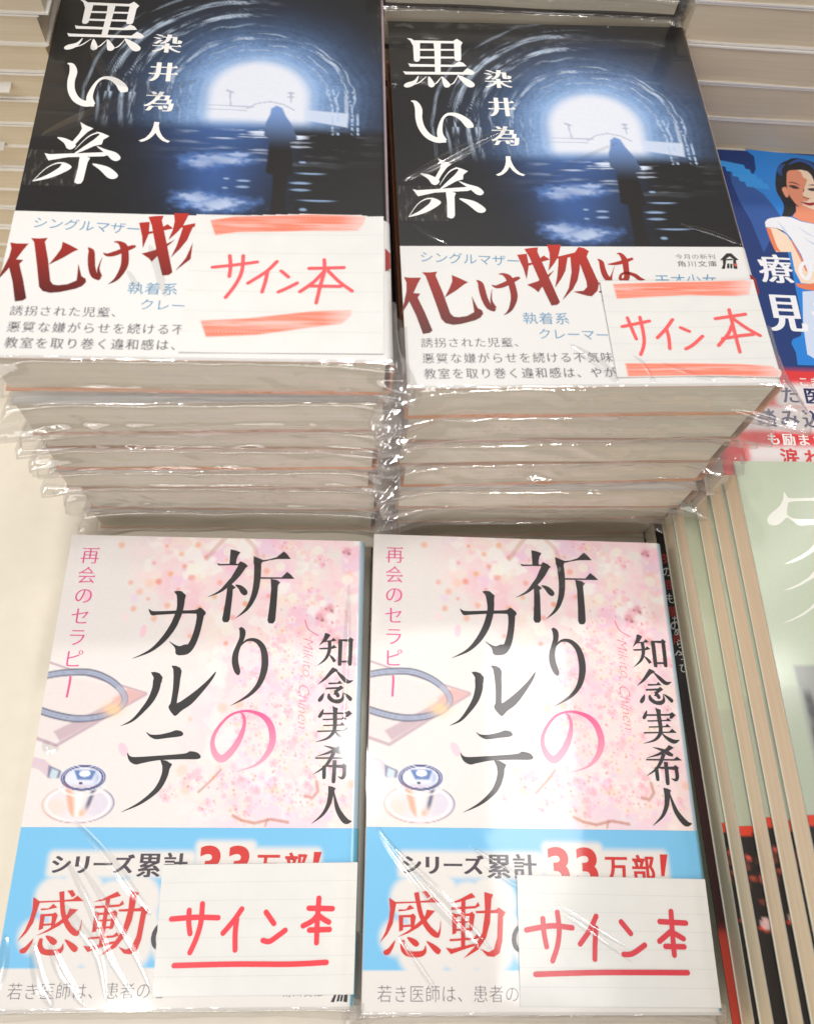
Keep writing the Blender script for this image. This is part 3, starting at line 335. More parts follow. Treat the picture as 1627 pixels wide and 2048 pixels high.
_G = {}
def glyph_mesh(ch, style, weight):
    key = (ch, style, weight)
    if key in _G: return _G[key]
    c = bpy.data.curves.new('glyph', 'FONT'); c.body = ch; c.size = 1.0; c.resolution_u = 5
    if style == 'sans': c.offset = weight
    o = bpy.data.objects.new('glyph', c); COL.objects.link(o)
    dg = bpy.context.evaluated_depsgraph_get(); dg.update()
    oe = o.evaluated_get(dg)
    if style == 'sans':
        me = bpy.data.meshes.new_from_object(oe)
    else:
        cu = oe.to_curve(dg)
        polys = []
        for sp in cu.splines:
            pts = []
            if sp.type == 'BEZIER':
                B = sp.bezier_points; L = len(B)
                for i in range(L):
                    a, b = B[i], B[(i+1) % L]
                    p0, p1, p2, p3 = [np.array(q[:2]) for q in (a.co, a.handle_right, b.handle_left, b.co)]
                    straight = np.linalg.norm(np.cross(np.r_[p3-p0, 0], np.r_[p1-p0, 0])) < 1e-5 and np.linalg.norm(np.cross(np.r_[p3-p0, 0], np.r_[p2-p0, 0])) < 1e-5
                    for t in ([0.0] if straight else np.linspace(0, 1, 6, endpoint=False)):
                        pts.append(((1-t)**3)*p0 + 3*t*(1-t)**2*p1 + 3*t*t*(1-t)*p2 + t**3*p3)
            else:
                pts = [np.array(p.co[:2]) for p in sp.points]
            q = [pts[0]]
            for p in pts[1:]:
                if np.linalg.norm(p - q[-1]) > 1e-4: q.append(p)
            if np.linalg.norm(q[0]-q[-1]) < 1e-4: q.pop()
            polys.append(np.array(q))
        o.to_curve_clear() if hasattr(o, 'to_curve_clear') else None
        # the outer rings are the ones with the larger area; fix the sense of the normal from the largest ring
        area2 = [sum(p[i-1][0]*p[i][1] - p[i][0]*p[i-1][1] for i in range(len(p))) for p in polys]
        sgn = 1.0 if max(area2, key=abs) > 0 else -1.0
        ax, ay = (0.010 + weight, -0.016 + weight*0.2 if weight > 0 else -0.008)
        newp = []
        for p in polys:
            L = len(p); q = []
            e = np.roll(p, -1, axis=0) - p; ln = np.linalg.norm(e, axis=1)
            nrm = sgn*np.c_[e[:, 1], -e[:, 0]] / ln[:, None]
            moved = []
            for i in range(L):
                n0, n1 = nrm[i-1], nrm[i]
                m_ = n0 + n1; d = 1 + float(n0 @ n1)
                m_ = m_ / max(d, 0.45)
                m_ = np.clip(m_, -1.4, 1.4)
                moved.append(p[i] + np.array([ax*m_[0], ay*m_[1]]))
            # small triangular feet at the right-hand ends of level strokes, as in a serif face
            skip = set(); out = []
            for i in range(L):
                j = (i+1) % L
                if 0.03 < ln[i] < 0.11 and nrm[i][0] > 0.97 and abs(nrm[i-1][1]) > 0.97 and abs(nrm[j][1]) > 0.97 and ln[i-1] > 0.14 and ln[j] > 0.14:
                    a, b = moved[i], moved[j]
                    top, bot = (a, b) if a[1] > b[1] else (b, a)
                    tri = [top + np.array([-0.11, 0]), top + np.array([-0.045, 0.058]), bot + np.array([0.012, 0.004])]
                    if a[1] > b[1]: out += tri + [bot]
                    else: out += [bot] + tri[::-1]
                    skip.add(j)
                elif i not in skip: out.append(moved[i])
            newp.append(np.array(out))
        cv = bpy.data.curves.new('outline', 'CURVE'); cv.dimensions = '2D'; cv.fill_mode = 'BOTH'
        for p in newp:
            sp = cv.splines.new('POLY'); sp.points.add(len(p)-1); sp.use_cyclic_u = True
            for k, q in enumerate(p): sp.points[k].co = (q[0], q[1], 0, 1)
        o2 = bpy.data.objects.new('outline', cv); COL.objects.link(o2)
        dg = bpy.context.evaluated_depsgraph_get(); dg.update()
        me = bpy.data.meshes.new_from_object(o2.evaluated_get(dg))
        bpy.data.objects.remove(o2); bpy.data.curves.remove(cv)
    V = [(v.co.x, v.co.y) for v in me.vertices]; F = []
    for f in me.polygons:
        ids = list(f.vertices); P = [V[i] for i in ids]
        ar = sum(P[i-1][0]*P[i][1] - P[i][0]*P[i-1][1] for i in range(len(P)))
        F.append(ids if ar > 0 else ids[::-1])
    xs = [v[0] for v in V] or [0, 1]
    adv = 1.0 if ord(ch) > 0x2000 else (max(xs) + min(xs))
    bpy.data.meshes.remove(me); bpy.data.objects.remove(o); bpy.data.curves.remove(c)
    _G[key] = (V, F, adv)
    return _G[key]

# ------------------------------------------------------------------ printed pictures, worked out point by point (base colours only)
def smooth(a, b, x):
    t = np.clip((x - a) / (b - a), 0, 1); return t*t*(3 - 2*t)
def vnoise(x, y, seed):
    xi, yi = np.floor(x).astype(int), np.floor(y).astype(int); xf, yf = x - xi, y - yi
    def h(i, j):
        n = (i*374761393 + j*668265263 + seed*974711) & 0x7fffffff
        n = ((n ^ (n >> 13)) * 1274126177) & 0x7fffffff
        return ((n ^ (n >> 16)) & 0xffff) / 65535.0
    u, v = xf*xf*(3-2*xf), yf*yf*(3-2*yf)
    return (h(xi, yi)*(1-u) + h(xi+1, yi)*u)*(1-v) + (h(xi, yi+1)*(1-u) + h(xi+1, yi+1)*u)*v
def fbm(x, y, seed, o=4):
    s = 0; a = 0.5
    for k in range(o): s = s + a*vnoise(x*2**k, y*2**k, seed + 17*k); a *= 0.5
    return s
def over(img, col, a):
    return img*(1 - a[..., None]) + np.asarray(col)*a[..., None]
def seg_dist(U, V, pts):
    d = np.full(U.shape, 1e9); tt = np.zeros(U.shape); n = len(pts) - 1
    for i in range(n):
        a, b = np.array(pts[i][:2], float), np.array(pts[i+1][:2], float); e = b - a
        t = np.clip(((U-a[0])*e[0] + (V-a[1])*e[1]) / (e @ e + 1e-12), 0, 1)
        q = np.hypot(U - a[0] - t*e[0], V - a[1] - t*e[1]); m = q < d
        d = np.where(m, q, d); tt = np.where(m, (i + t)/n, tt)
    return d, tt
def poly_mask(U, V, pts, soft=0.4):
    ins = np.zeros(U.shape, bool); n = len(pts)
    for i in range(n):
        (x0, y0), (x1, y1) = pts[i-1], pts[i]
        if y0 == y1: continue
        c = ((y0 > V) != (y1 > V)) & (U < (x1-x0)*(V-y0)/(y1-y0) + x0); ins ^= c
    d, _ = seg_dist(U, V, list(pts) + [pts[0]])
    sd = np.where(ins, d, -d)
    return smooth(-soft, soft, sd)

def tunnel_art(U, V):
    img = np.zeros(U.shape + (3,)) + lin(30, 28, 27)
    cx, cy = 65.5, 50.0
    dx, dy = (U - cx), (V - cy)
    up = dy < 11
    r = np.sqrt((dx/1.0)**2 + (np.where(dy < 0, dy*1.02, dy*0.55))**2)
    th = np.arctan2(dy, dx)
    n1 = fbm(U*0.12, V*0.12, 3)
    rr = r + (n1 - 0.5)*5
    glow = np.exp(-(np.maximum(rr - 14, 0)/14.5)**1.6)
    img = over(img, lin(62, 106, 170), np.clip(glow*1.05, 0, 1))
    img = over(img, lin(160, 192, 232), np.clip(np.exp(-(np.maximum(rr - 12.5, 0)/11.0)**1.4), 0, 1))
    # lining rings catching the light
    ring = np.zeros(U.shape)
    for (R0, w, sd, a) in ((21.5, .55, 5, .6), (24.2, .4, 8, .7), (27.5, .9, 11, 1.0), (29.3, .5, 12, .7), (34, .6, 15, .5), (38.5, 1.4, 21, .95), (41.2, 1.0, 25, .75), (45.6, 1.5, 31, .9), (48.2, .6, 33, .6), (53, .7, 37, .4)):
        q = np.abs(r - R0 + (vnoise(th*7, th*0 + R0, sd) - .5)*1.2)
        br = smooth(.38, .8, vnoise(th*5 + 40, r*.25, sd + 1)*.62 + vnoise(th*16 + 90, r*5, sd + 2)*.5)
        left = smooth(-.2, .4, -np.cos(th)) if R0 > 33 else np.where(np.cos(th) > -.2, 1., .8)
        ring = np.maximum(ring, smooth(w, w*.35, q)*br*a*left*np.where(dy < 26, 1, 0))
    fade = smooth(22, -6, dy) 
    ring *= np.where(dy > 0, np.clip(fade*1.3, 0, 1), 1)
    img = over(img, lin(196, 212, 232), ring*.85)
    rib = .5 + .5*np.sin(r*2.4 + (n1 - .5)*6)
    img = img*(1 - .22*rib*np.exp(-((r - 27)/10)**2)*smooth(.2, .6, vnoise(th*6, r*.4, 66)))[..., None]
    tex = vnoise(th*90, r*1.2, 77)
    img = img*(1 + ((tex - .5)*.35*np.exp(-((r - 27)/14)**2))[..., None])
    # mouth of the tunnel
    a_, b_ = 15.3, 15.5
    mouth = smooth(1.16, .84, np.sqrt((dx/a_)**2 + (np.minimum(dy, 0)/b_)**2))*smooth(13.5, 8.5, dy)
    img = over(img, lin(226, 228, 238), mouth)
    edge = np.exp(-((np.sqrt((dx/a_)**2 + (np.minimum(dy, 0)/b_)**2) - 1.16)/.05)**2)*(dy < 9)
    img = over(img, lin(198, 214, 240), edge*.15)
    # faint things outside: railing, dome, two masts
    g = lin(176, 182, 202)
    for (p, w) in (([(50, 54.3), (64, 54.6)], .18), ([(50, 56), (62, 56.3)], .12), ([(62, 55.4), (65, 53), (69, 52), (73, 53), (76.5, 55.4)], .2), ([(57, 54.3), (56.6, 48.5)], .22), ([(55.6, 47.8), (57.4, 48.6)], .4), ([(75.4, 52), (75.2, 47.6)], .2), ([(74.6, 48), (75.9, 48)], .35), ([(74.6, 49.6), (75.9, 49.6)], .35)):
        d, _ = seg_dist(U, V, p); img = over(img, g, smooth(w + .15, w, d)*.75)
    # wet floor
    fl = smooth(59, 65, V + np.abs(dx)*-.03)
    floor = np.zeros_like(img) + lin(30, 28, 28)
    d0 = np.exp(-((U - 57)/17)**2)*smooth(84, 70, U)*np.exp(-(np.maximum(V - 60, 0)/19)**1.2)*(.75 + .5*fbm(U*.07, V*.35, 71))
    floor = floor*(.8 + .4*fbm(U*.25, V*.9, 88))[..., None]
    floor = over(floor, lin(70, 110, 176), np.clip(d0*.85, 0, 1))
    st = smooth(.5, .75, fbm(U*.09, V*1.1, 41))*np.exp(-((U - 68)/17)**2)*smooth(82, 61, V)
    floor = over(floor, lin(214, 224, 242), np.clip(st*1.9, 0, 1))
    for (bu, bv, ru, rv, k) in ((55, 77, 8.5, 2.4, 1), (50, 79, 5, 2, .8), (55, 94, 9, 3, 1), (49, 92, 5, 2.6, .8), (60, 75, 4, 1.2, .7)):
        q = np.sqrt(((U - bu)/ru)**2 + ((V - bv)/rv)**2) + (fbm(U*.5, V*.9, 55) - .5)*1.1
        floor = over(floor, lin(96, 138, 206), smooth(1.7, .5, q)*k*.7); floor = over(floor, lin(212, 224, 244), smooth(1.05, .3, q)*k*.9)
    floor = over(floor, lin(60, 96, 160), .7*np.exp(-((U - 54)/9)**2)*np.exp(-((V - 84)/12)**2))
    for (bu, bv, ru, rv) in ((62.5, 85, 2.2, .5), (62.3, 87.4, 2.2, .5), (79, 85.3, 3.4, .5), (79, 88, 3.2, .45), (82, 81.5, 5, .3), (84, 92, 6, .3), (57.5, 84.3, 1, .4), (57.3, 88, 1, .4), (79.5, 77, 1.2, .5), (80, 95.5, 1.2, .6)):
        q = np.sqrt(((U - bu)/ru)**2 + ((V - bv)/rv)**2)
        floor = over(floor, lin(150, 176, 212), smooth(1.2, .5, q)*.85)
    img = img*(1 - fl[..., None]) + floor*fl[..., None]
    # white wall on the right
    w = poly_mask(U, V, [(79.5, 55), (93, 56), (92.8, 62), (80, 59.5)], .4)
    img = over(img, lin(206, 216, 236), w*.9)
    for uu in (88.2, 89.8, 94.2, 95.9):
        d, _ = seg_dist(U, V, [(uu - 1.5, 46), (uu, 54), (uu + .1, 65)]); img = over(img, lin(176, 198, 228), smooth(.6, .2, d)*.8*smooth(.3, .6, vnoise(V*1.3, U, 9)))
    # figure
    body = poly_mask(U, V, [(69.2, 57.4), (69.4, 55), (71, 53.6), (72.8, 54.6), (74, 58), (75.6, 61), (77.8, 67.5), (75.6, 69), (76.4, 74), (76.8, 82), (75.2, 83), (74.8, 92), (75.6, 100), (70.4, 100), (70.9, 92), (70.9, 82.5), (68.8, 81.5), (69.4, 68), (67.6, 66.5), (68, 61)], .35)
    fc = lin(120, 152, 206)[None, None]*(smooth(73, 54, V)[..., None]) + lin(30, 26, 24)[None, None]*(1 - smooth(73, 54, V)[..., None])
    img = img*(1 - body[..., None]) + fc*body[..., None]
    img = img*(1 + (vnoise(U*3.3, V*3.3, 91) - .5)[..., None]*.06)
    # spine fold
    img = over(img, lin(226, 200, 204), smooth(104.3, 104.7, U)*1.0)
    return np.clip(img, .006, .95)

def blossom(img, U, V, cx, cy, rad, col, core, rot, al=1.0, soft=.25):
    i0 = (np.abs(U - cx) < rad*1.6) & (np.abs(V - cy) < rad*1.6)
    ys, xs = np.where(i0)
    if len(ys) == 0: return
    a, b, c, d = ys.min(), ys.max()+1, xs.min(), xs.max()+1
    u, v = U[a:b, c:d] - cx, V[a:b, c:d] - cy
    r = np.hypot(u, v); t = np.arctan2(v, u) + rot
    pet = rad*(.62 + .38*np.abs(np.cos(2.5*t))**.7)
    m = smooth(pet, pet - soft*rad - .05, r)*al
    sub = img[a:b, c:d]
    sub = over(sub, col, m)
    sub = over(sub, core, smooth(rad*.42, rad*.05, r)*al*.9)
    img[a:b, c:d] = sub

def sakura_art(U, V):
    rg = random.Random(11)
    base = lin(233, 226, 222)
    img = np.zeros(U.shape + (3,)) + base
    n = fbm(U*.06, V*.06, 5); n2 = fbm(U*.17, V*.17, 9); n3 = fbm(U*.45, V*.45, 19)
    field = smooth(16, 42, U)*smooth(47, 24, V - (U - 52)*.7)*1.0
    field = np.maximum(field, smooth(38, 66, U - (V - 62)*.12 + (n - .5)*24)*.95)
    field = np.clip(field + (n - .5)*.7*np.clip(field*3, 0, 1), 0, 1)*(.72 + .28*smooth(40, 20, V))
    img = over(img, lin(250, 212, 218), field*smooth(.18, .58, n2)*.9)
    img = over(img, lin(238, 200, 226), field*smooth(.46, .62, fbm(U*.11 + 9, V*.11, 23))*.75)
    img = over(img, lin(248, 188, 200), field*smooth(.52, .66, fbm(U*.2 + 3, V*.2, 29))*.5)
    img = over(img, lin(250, 226, 214), field*smooth(.5, .66, fbm(U*.13 + 33, V*.13, 37))*.8)
    img = over(img, lin(248, 242, 236), field*smooth(.5, .64, fbm(U*.16 + 57, V*.16, 43))*.8)
    # out of focus stamens and bokeh
    def blob(u, v, r, col, a, hard=.2):
        nonlocal img
        d = np.hypot(U - u, V - v); img = over(img, col, smooth(r, r*hard, d)*a)
    for (u, v) in ((18, 3.5), (41, 11.5), (33, 17), (30, 10), (40, 6), (36, 14), (44, 15.5), (40, 20), (30, 24), (26, 21), (48, 7), (55, 8), (54, 17), (52, 22), (47, 27), (57, 26), (37, 26), (60, 30), (23, 17), (33, 30), (25, 27), (34, 4), (45, 3), (68, 6), (66, 19), (72, 22), (63, 24), (58, 39), (46, 37), (70, 12)):
        blob(u + rg.uniform(-.6, .6), v + rg.uniform(-.6, .6), rg.uniform(1.0, 1.9), lin(240, rg.randint(140, 172), rg.randint(104, 138)), rg.uniform(.55, .85))
    for k in range(46):
        u, v = rg.uniform(22, 103), rg.uniform(2, 96)
        if u < 46 and v > 34: continue
        blob(u, v, rg.uniform(.7, 2.6), rg.choice((lin(252, 236, 224), lin(250, 214, 222), lin(244, 178, 190), lin(246, 190, 160), lin(236, 204, 230))), rg.uniform(.3, .7), .3)
    for (u, v, r) in ((75, 10.5, 1.9), (88, 4, 2), (56, 5, 2), (44, 12, 2.4), (99, 15, 2.2), (58, 34, 2.4), (64, 13, 1.5), (80, 22, 2)):
        blob(u, v, r, lin(250, 240, 226), .6, .85)
    # sharp blossom sprays
    sprays = [(86, 22, 8), (94, 30, 9), (90, 36, 8), (78, 34, 8), (72, 40, 8), (80, 46, 9), (69, 51, 8), (84, 54, 9), (92, 52, 7), (77, 61, 10), (88, 66, 10), (98, 62, 6), (70, 71, 10), (82, 75, 10), (93, 78, 10), (62, 84, 9), (74, 86, 10), (85, 89, 10), (97, 90, 7), (52, 84, 6), (44, 88, 4), (100, 44, 5), (66, 62, 6), (57, 92, 5), (68, 94, 6), (90, 8, 4), (76, 3, 5)]
    for (u, v, s) in sprays:
        for k in range(int(s*3.0)):
            a, q = rg.uniform(0, 6.28), s*.62*math.sqrt(rg.random())
            cu, cv = u + q*math.cos(a)*1.1, v + q*math.sin(a)*.9
            if cv > 98 or cu > 103.5: continue
            c = rg.choice((lin(252, 216, 224), lin(250, 200, 212), lin(252, 226, 226), lin(240, 204, 228), lin(251, 222, 210), lin(248, 188, 204)))
            blossom(img, U, V, cu, cv, rg.uniform(.8, 1.75), c, lin(240, rg.randint(150, 190), rg.randint(130, 170)), rg.uniform(0, 6), rg.uniform(.45, .9), .1)
        for k in range(int(s*.9)):
            cu, cv = u + rg.gauss(0, s*.4), v + rg.gauss(0, s*.35)
            if cv < 98: blob(cu, cv, rg.uniform(.3, .6), rg.choice((lin(226, 110, 110), lin(238, 140, 92), lin(206, 84, 110), lin(232, 120, 140))), rg.uniform(.4, .8), .3)
    br = lin(196, 128, 104)
    for (p, w, a) in (([(55, -1), (52, 3), (48.5, 8)], .9, .4), ([(62, 0), (65, 3), (66.5, 7)], .8, .35), ([(60, 80.5), (57.6, 83.5), (53.5, 87.5)], .28, .7), ([(82.5, 96.5), (77, 95.6), (72, 96.8), (68, 96), (65, 94.6)], .4, .75), ([(76, 95.6), (75.4, 97.6)], .25, .7), ([(91, 84), (91.6, 87), (90, 89), (87.5, 88.6)], .45, .7)):
        d, _ = seg_dist(U, V, p); img = over(img, br, smooth(w + .25, w*.6, d)*a)
    for (u, v, ru, rv, t) in ((9, 22.5, 1.4, 2.6, .3), (29.5, 35, 1.3, 2.6, .1), (28, 74.5, 1.6, 2.8, -.5)):
        x, y = (U-u)*math.cos(t) + (V-v)*math.sin(t), -(U-u)*math.sin(t) + (V-v)*math.cos(t)
        img = over(img, lin(248, 196, 212), smooth(1, .7, np.sqrt((x/ru)**2 + (y/rv)**2))*.8)
    # clip board, stethoscope tube and chest piece
    mauve = lin(190, 160, 172)
    img = over(img, lin(226, 206, 206), poly_mask(U, V, [(-2, 49.4), (15, 52.6), (33, 56.2), (7, 72.6), (-2, 70.4)], .4)*.35)
    for (p, w) in (([(-1, 46), (10, 49.6), (33, 56.2)], .3), ([(-2, 70.6), (6.6, 73.4), (33, 56.6)], .5)):
        d, _ = seg_dist(U, V, p); img = over(img, mauve, smooth(w + .3, w*.5, d)*.85)
    img = over(img, mauve, poly_mask(U, V, [(5, 69), (21, 60.2), (27, 55), (33, 56.5), (7.4, 72)], .4)*.75)
    img = over(img, lin(236, 180, 168), poly_mask(U, V, [(22, 58), (27, 54.6), (33, 56.4), (25, 61.5)], .5)*.55)
    tube = catmull([(-2, 51.2), (5, 49.8), (13.7, 49.6), (20.5, 52), (25, 55.6), (26.4, 59), (23.8, 62.2), (18, 64.3), (11, 64.8), (4, 63.6), (-2, 61.8)], False, 8)
    d, t = seg_dist(U, V, [tuple(p) for p in tube])
    wv = 1.15 + .1*np.sin(t*9)
    img = over(img, lin(92, 98, 116), smooth(wv + .2, wv - .2, d)*np.where((t > .36) & (t < .55), .6, .92))
    img = over(img, lin(182, 190, 216), smooth(.55, .1, np.abs(d - .35))*smooth(wv, wv - .4, d)*.75)
    gl = np.exp(-((U - 23)**2/9 + (V - 61.6)**2/4.5)); img = over(img, lin(252, 206, 156), np.clip(gl*1.2, 0, 1)*.85)
    d, t = seg_dist(U, V, [(-1, 78.4), (3, 79.4), (6.4, 82)])
    img = over(img, lin(226, 160, 150), smooth(1.9, 1.3, d)*.6); img = over(img, lin(206, 204, 226), smooth(.9, .3, np.abs(d - .8))*.6)
    img = over(img, lin(104, 112, 146), poly_mask(U, V, [(5.2, 79.6), (9.4, 81.2), (9.8, 83.6), (5.4, 83.4)], .25)*.85)
    img = over(img, lin(210, 228, 234), poly_mask(U, V, [(6.4, 80.6), (8.6, 81.4), (8.2, 84), (6, 83.2)], .25)*.85)
    e = lambda cx, cy, rx, ry: np.sqrt(((U-cx)/rx)**2 + ((V-cy)/ry)**2)
    q = e(16.3, 91.2, 11.3, 5.9)
    img = over(img, lin(232, 222, 228), smooth(1, .97, q)*.7)
    img = over(img, lin(216, 208, 226), smooth(.95, .6, e(22, 91, 6, 4.6))*.6); img = over(img, lin(244, 214, 196), smooth(1.1, .3, e(9, 92.5, 5, 3.6))*.6)
    rim = np.exp(-((q - .975)/.022)**2)
    img = over(img, lin(112, 108, 148), rim*smooth(84.5, 88, V)*smooth(19, 25, U)*.95); img = over(img, lin(176, 132, 138), rim*smooth(93, 95.5, V)*.85)
    img = over(img, lin(214, 178, 158), rim*smooth(14, 8, U)*.8); img = over(img, lin(250, 248, 248), np.exp(-((q - .86)/.035)**2)*.7)
    cup = poly_mask(U, V, [(11.6, 86.6), (21.8, 86.6), (20.6, 93), (18.4, 95), (15, 95), (13.2, 93)], .25)
    img = over(img, lin(240, 226, 224), cup*.95)
    img = over(img, lin(238, 170, 138), cup*np.exp(-(((U - 13.6 - (V - 90)*.35)/1.3)**2))*.95); img = over(img, lin(252, 248, 246), cup*np.exp(-(((U - 16.4)/1.0)**2))*.9)
    img = over(img, lin(84, 92, 128), cup*np.exp(-(((U - 19.8 + (V - 90)*.25)/.8)**2))*smooth(94.5, 91, V)); img = over(img, lin(242, 176, 140), cup*np.exp(-(((U - 17.8)/1.1)**2 + ((V - 94)/1.2)**2))*.8)
    img = over(img, lin(244, 240, 238), np.exp(-((e(16.6, 84.6, 7.6, 4.3) - 1)/.06)**2)*smooth(85, 87, V))
    q = e(16.7, 83.4, 7.1, 4.0)
    img = over(img, lin(232, 228, 238), smooth(1.08, 1.04, q)*.9)
    img = over(img, lin(78, 82, 128), smooth(1.02, .97, q)); img = over(img, lin(190, 196, 224), smooth(.95, .91, q)*smooth(86.5, 83, V)); img = over(img, lin(176, 112, 130), smooth(1.0, .9, q)*smooth(17, 12, U)*smooth(84, 86, V))
    img = over(img, lin(66, 72, 124), smooth(.9, .87, q)); img = over(img, lin(226, 228, 240), smooth(.83, .79, q))
    img = over(img, lin(96, 128, 186), smooth(.8, .68, q)*poly_mask(U, V, [(13.4, 81), (20.6, 81), (19.4, 84), (15, 84)], .35))
    img = over(img, lin(150, 172, 216), smooth(.8, .6, q)*np.exp(-((U - 21.4)/1.2)**2)*.7); img = over(img, lin(206, 184, 204), smooth(.8, .7, q)*np.exp(-((V - 86.2)/.7)**2)*.7)
    img = over(img, lin(246, 248, 252), smooth(1.1, .85, e(17, 82.1, 1.8, 1.05)))
    img = over(img, lin(60, 58, 84), smooth(1.1, .8, e(16.2, 85.0, .65, .42)))
    img = img*(1 + (vnoise(U*3.1, V*3.1, 91) - .5)[..., None]*.05)
    for (u, v) in ((93, 25.5), (90, 29), (98.5, 4), (96, 37)):
        blob(u, v, 2.4, lin(206, 92, 116), .55, .1); blob(u + .8, v + 1, .9, lin(120, 70, 96), .7, .2); blob(u - 1.2, v + .4, .7, lin(176, 90, 120), .7, .2)
    img = over(img, lin(164, 194, 214), smooth(103.1, 103.5, U))
    return np.clip(img, .01, .9)

def pink_band_art(U, V):
    img = np.zeros(U.shape + (3,)) + lin(120, 192, 233)
    white = lin(229, 223, 217)
    g = np.zeros(U.shape)
    def rb(u0, v0, u1, v1, r, soft):
        dx = np.maximum(np.maximum(u0 - U, U - u1), 0); dy = np.maximum(np.maximum(v0 - V, V - v1), 0)
        return smooth(r + soft, r - soft*.4, np.hypot(dx, dy))
    for a in ((11.5, 106.6, 53, 111), (56, 103.6, 71.5, 113), (73, 105.6, 92, 113)): g = np.maximum(g, rb(*a, 1.2, 1.7))
    for (u, v, r) in ((13.5, 118, 6), (21, 117.5, 7.5), (9.5, 128.5, 5), (18, 131, 8.5), (29, 131.5, 7), (37, 131, 7.5), (38, 119, 7.5), (31, 120, 7), (22, 124, 9.5), (36, 125, 9.5), (51, 129, 8), (60, 128, 9), (70, 127, 9)):
        g = np.maximum(g, smooth(r + 1.2, r - 1.4, np.hypot(U - u, V - v)))
    g = np.clip(g*(1 + 0*g), 0, 1)
    img = over(img, white, g)
    img = over(img, white, smooth(136.9, 137.2, V))
    return over(img, lin(96, 164, 190), smooth(103.3, 103.7, U)*smooth(148, 147, V))
def red_band_art(U, V):
    img = np.zeros(U.shape + (3,)) + lin(226, 52, 54)
    g = np.zeros(U.shape)
    for (u0, v0, u1, v1, r) in ((25, 114, 60, 118.5, 2.6), (10, 123.5, 60, 128, 2.8), (12, 139, 60, 143, 2.6)):
        d = np.hypot(np.maximum(np.maximum(u0 - U, U - u1), 0), np.maximum(np.maximum(v0 - V, V - v1), 0)) + (fbm(U*.3, V*.3, 3) - .5)*1.6
        g = np.maximum(g, smooth(r + 1.4, r - 1.8, d))
    return over(img, lin(236, 226, 224), g)
def white_band_art(U, V):
    return np.zeros(U.shape + (3,)) + lin(229, 226, 222)
def sage_band_art(U, V):
    rg = random.Random(5)
    img = np.zeros(U.shape + (3,)) + lin(30, 26, 28)
    for k in range(60):
        u, v = rg.uniform(-1, 20), rg.uniform(112, 138)
        c = rg.choice((lin(214, 64, 48), lin(196, 84, 56), lin(120, 60, 44), lin(226, 150, 150), lin(96, 52, 40), lin(232, 96, 84)))
        d = np.hypot((U - u)*.8, V - v) + (fbm(U*.9, V*.9, k) - .5)*1.4
        img = over(img, c, smooth(rg.uniform(.8, 1.9), .4, d)*.85)
    img = over(img, lin(218, 66, 42), smooth(1.05, .95, np.sqrt(((U - 1.6)/4.2)**2 + ((V - 109)/3.4)**2)))
    img = over(img, lin(224, 186, 186), smooth(1.8, 1.3, np.hypot(U - 3, V - 136.5)))
    return img

# ------------------------------------------------------------------ book parts (origin: middle of the underside; fore edge at -x, spine at +x, tail at -y)
BW, BH = 0.105, 0.148
def wrap_profile(T, r, off, step, back=True):
    """points (x, z, u) along the sheet from the fore edge over the front, round the spine, to the back"""
    P = []; x1 = BW/2 - r
    n = max(2, int((x1 + BW/2)/step))
    for i in range(n + 1):
        x = -BW/2 + (x1 + BW/2)*i/n; P.append((x, T + off, (x + BW/2)*1000))
    for a in np.linspace(0, math.pi/2, 7)[1:]:
        P.append((x1 + (r + off)*math.sin(a), T - r + (r + off)*math.cos(a), BW*1000 - r*1000 + r*1000*a))
    P.append((BW/2 + off, T*.5, BW*1000 + 2)); P.append((BW/2 + off, r, BW*1000 + 2))
    for a in np.linspace(0, math.pi/2, 5)[1:]:
        P.append((x1 + (r + off)*math.cos(a), r - (r + off)*math.sin(a), BW*1000 + 4))
    if back: P.append((-BW/2, -off, BW*1000 + 7))
    return P
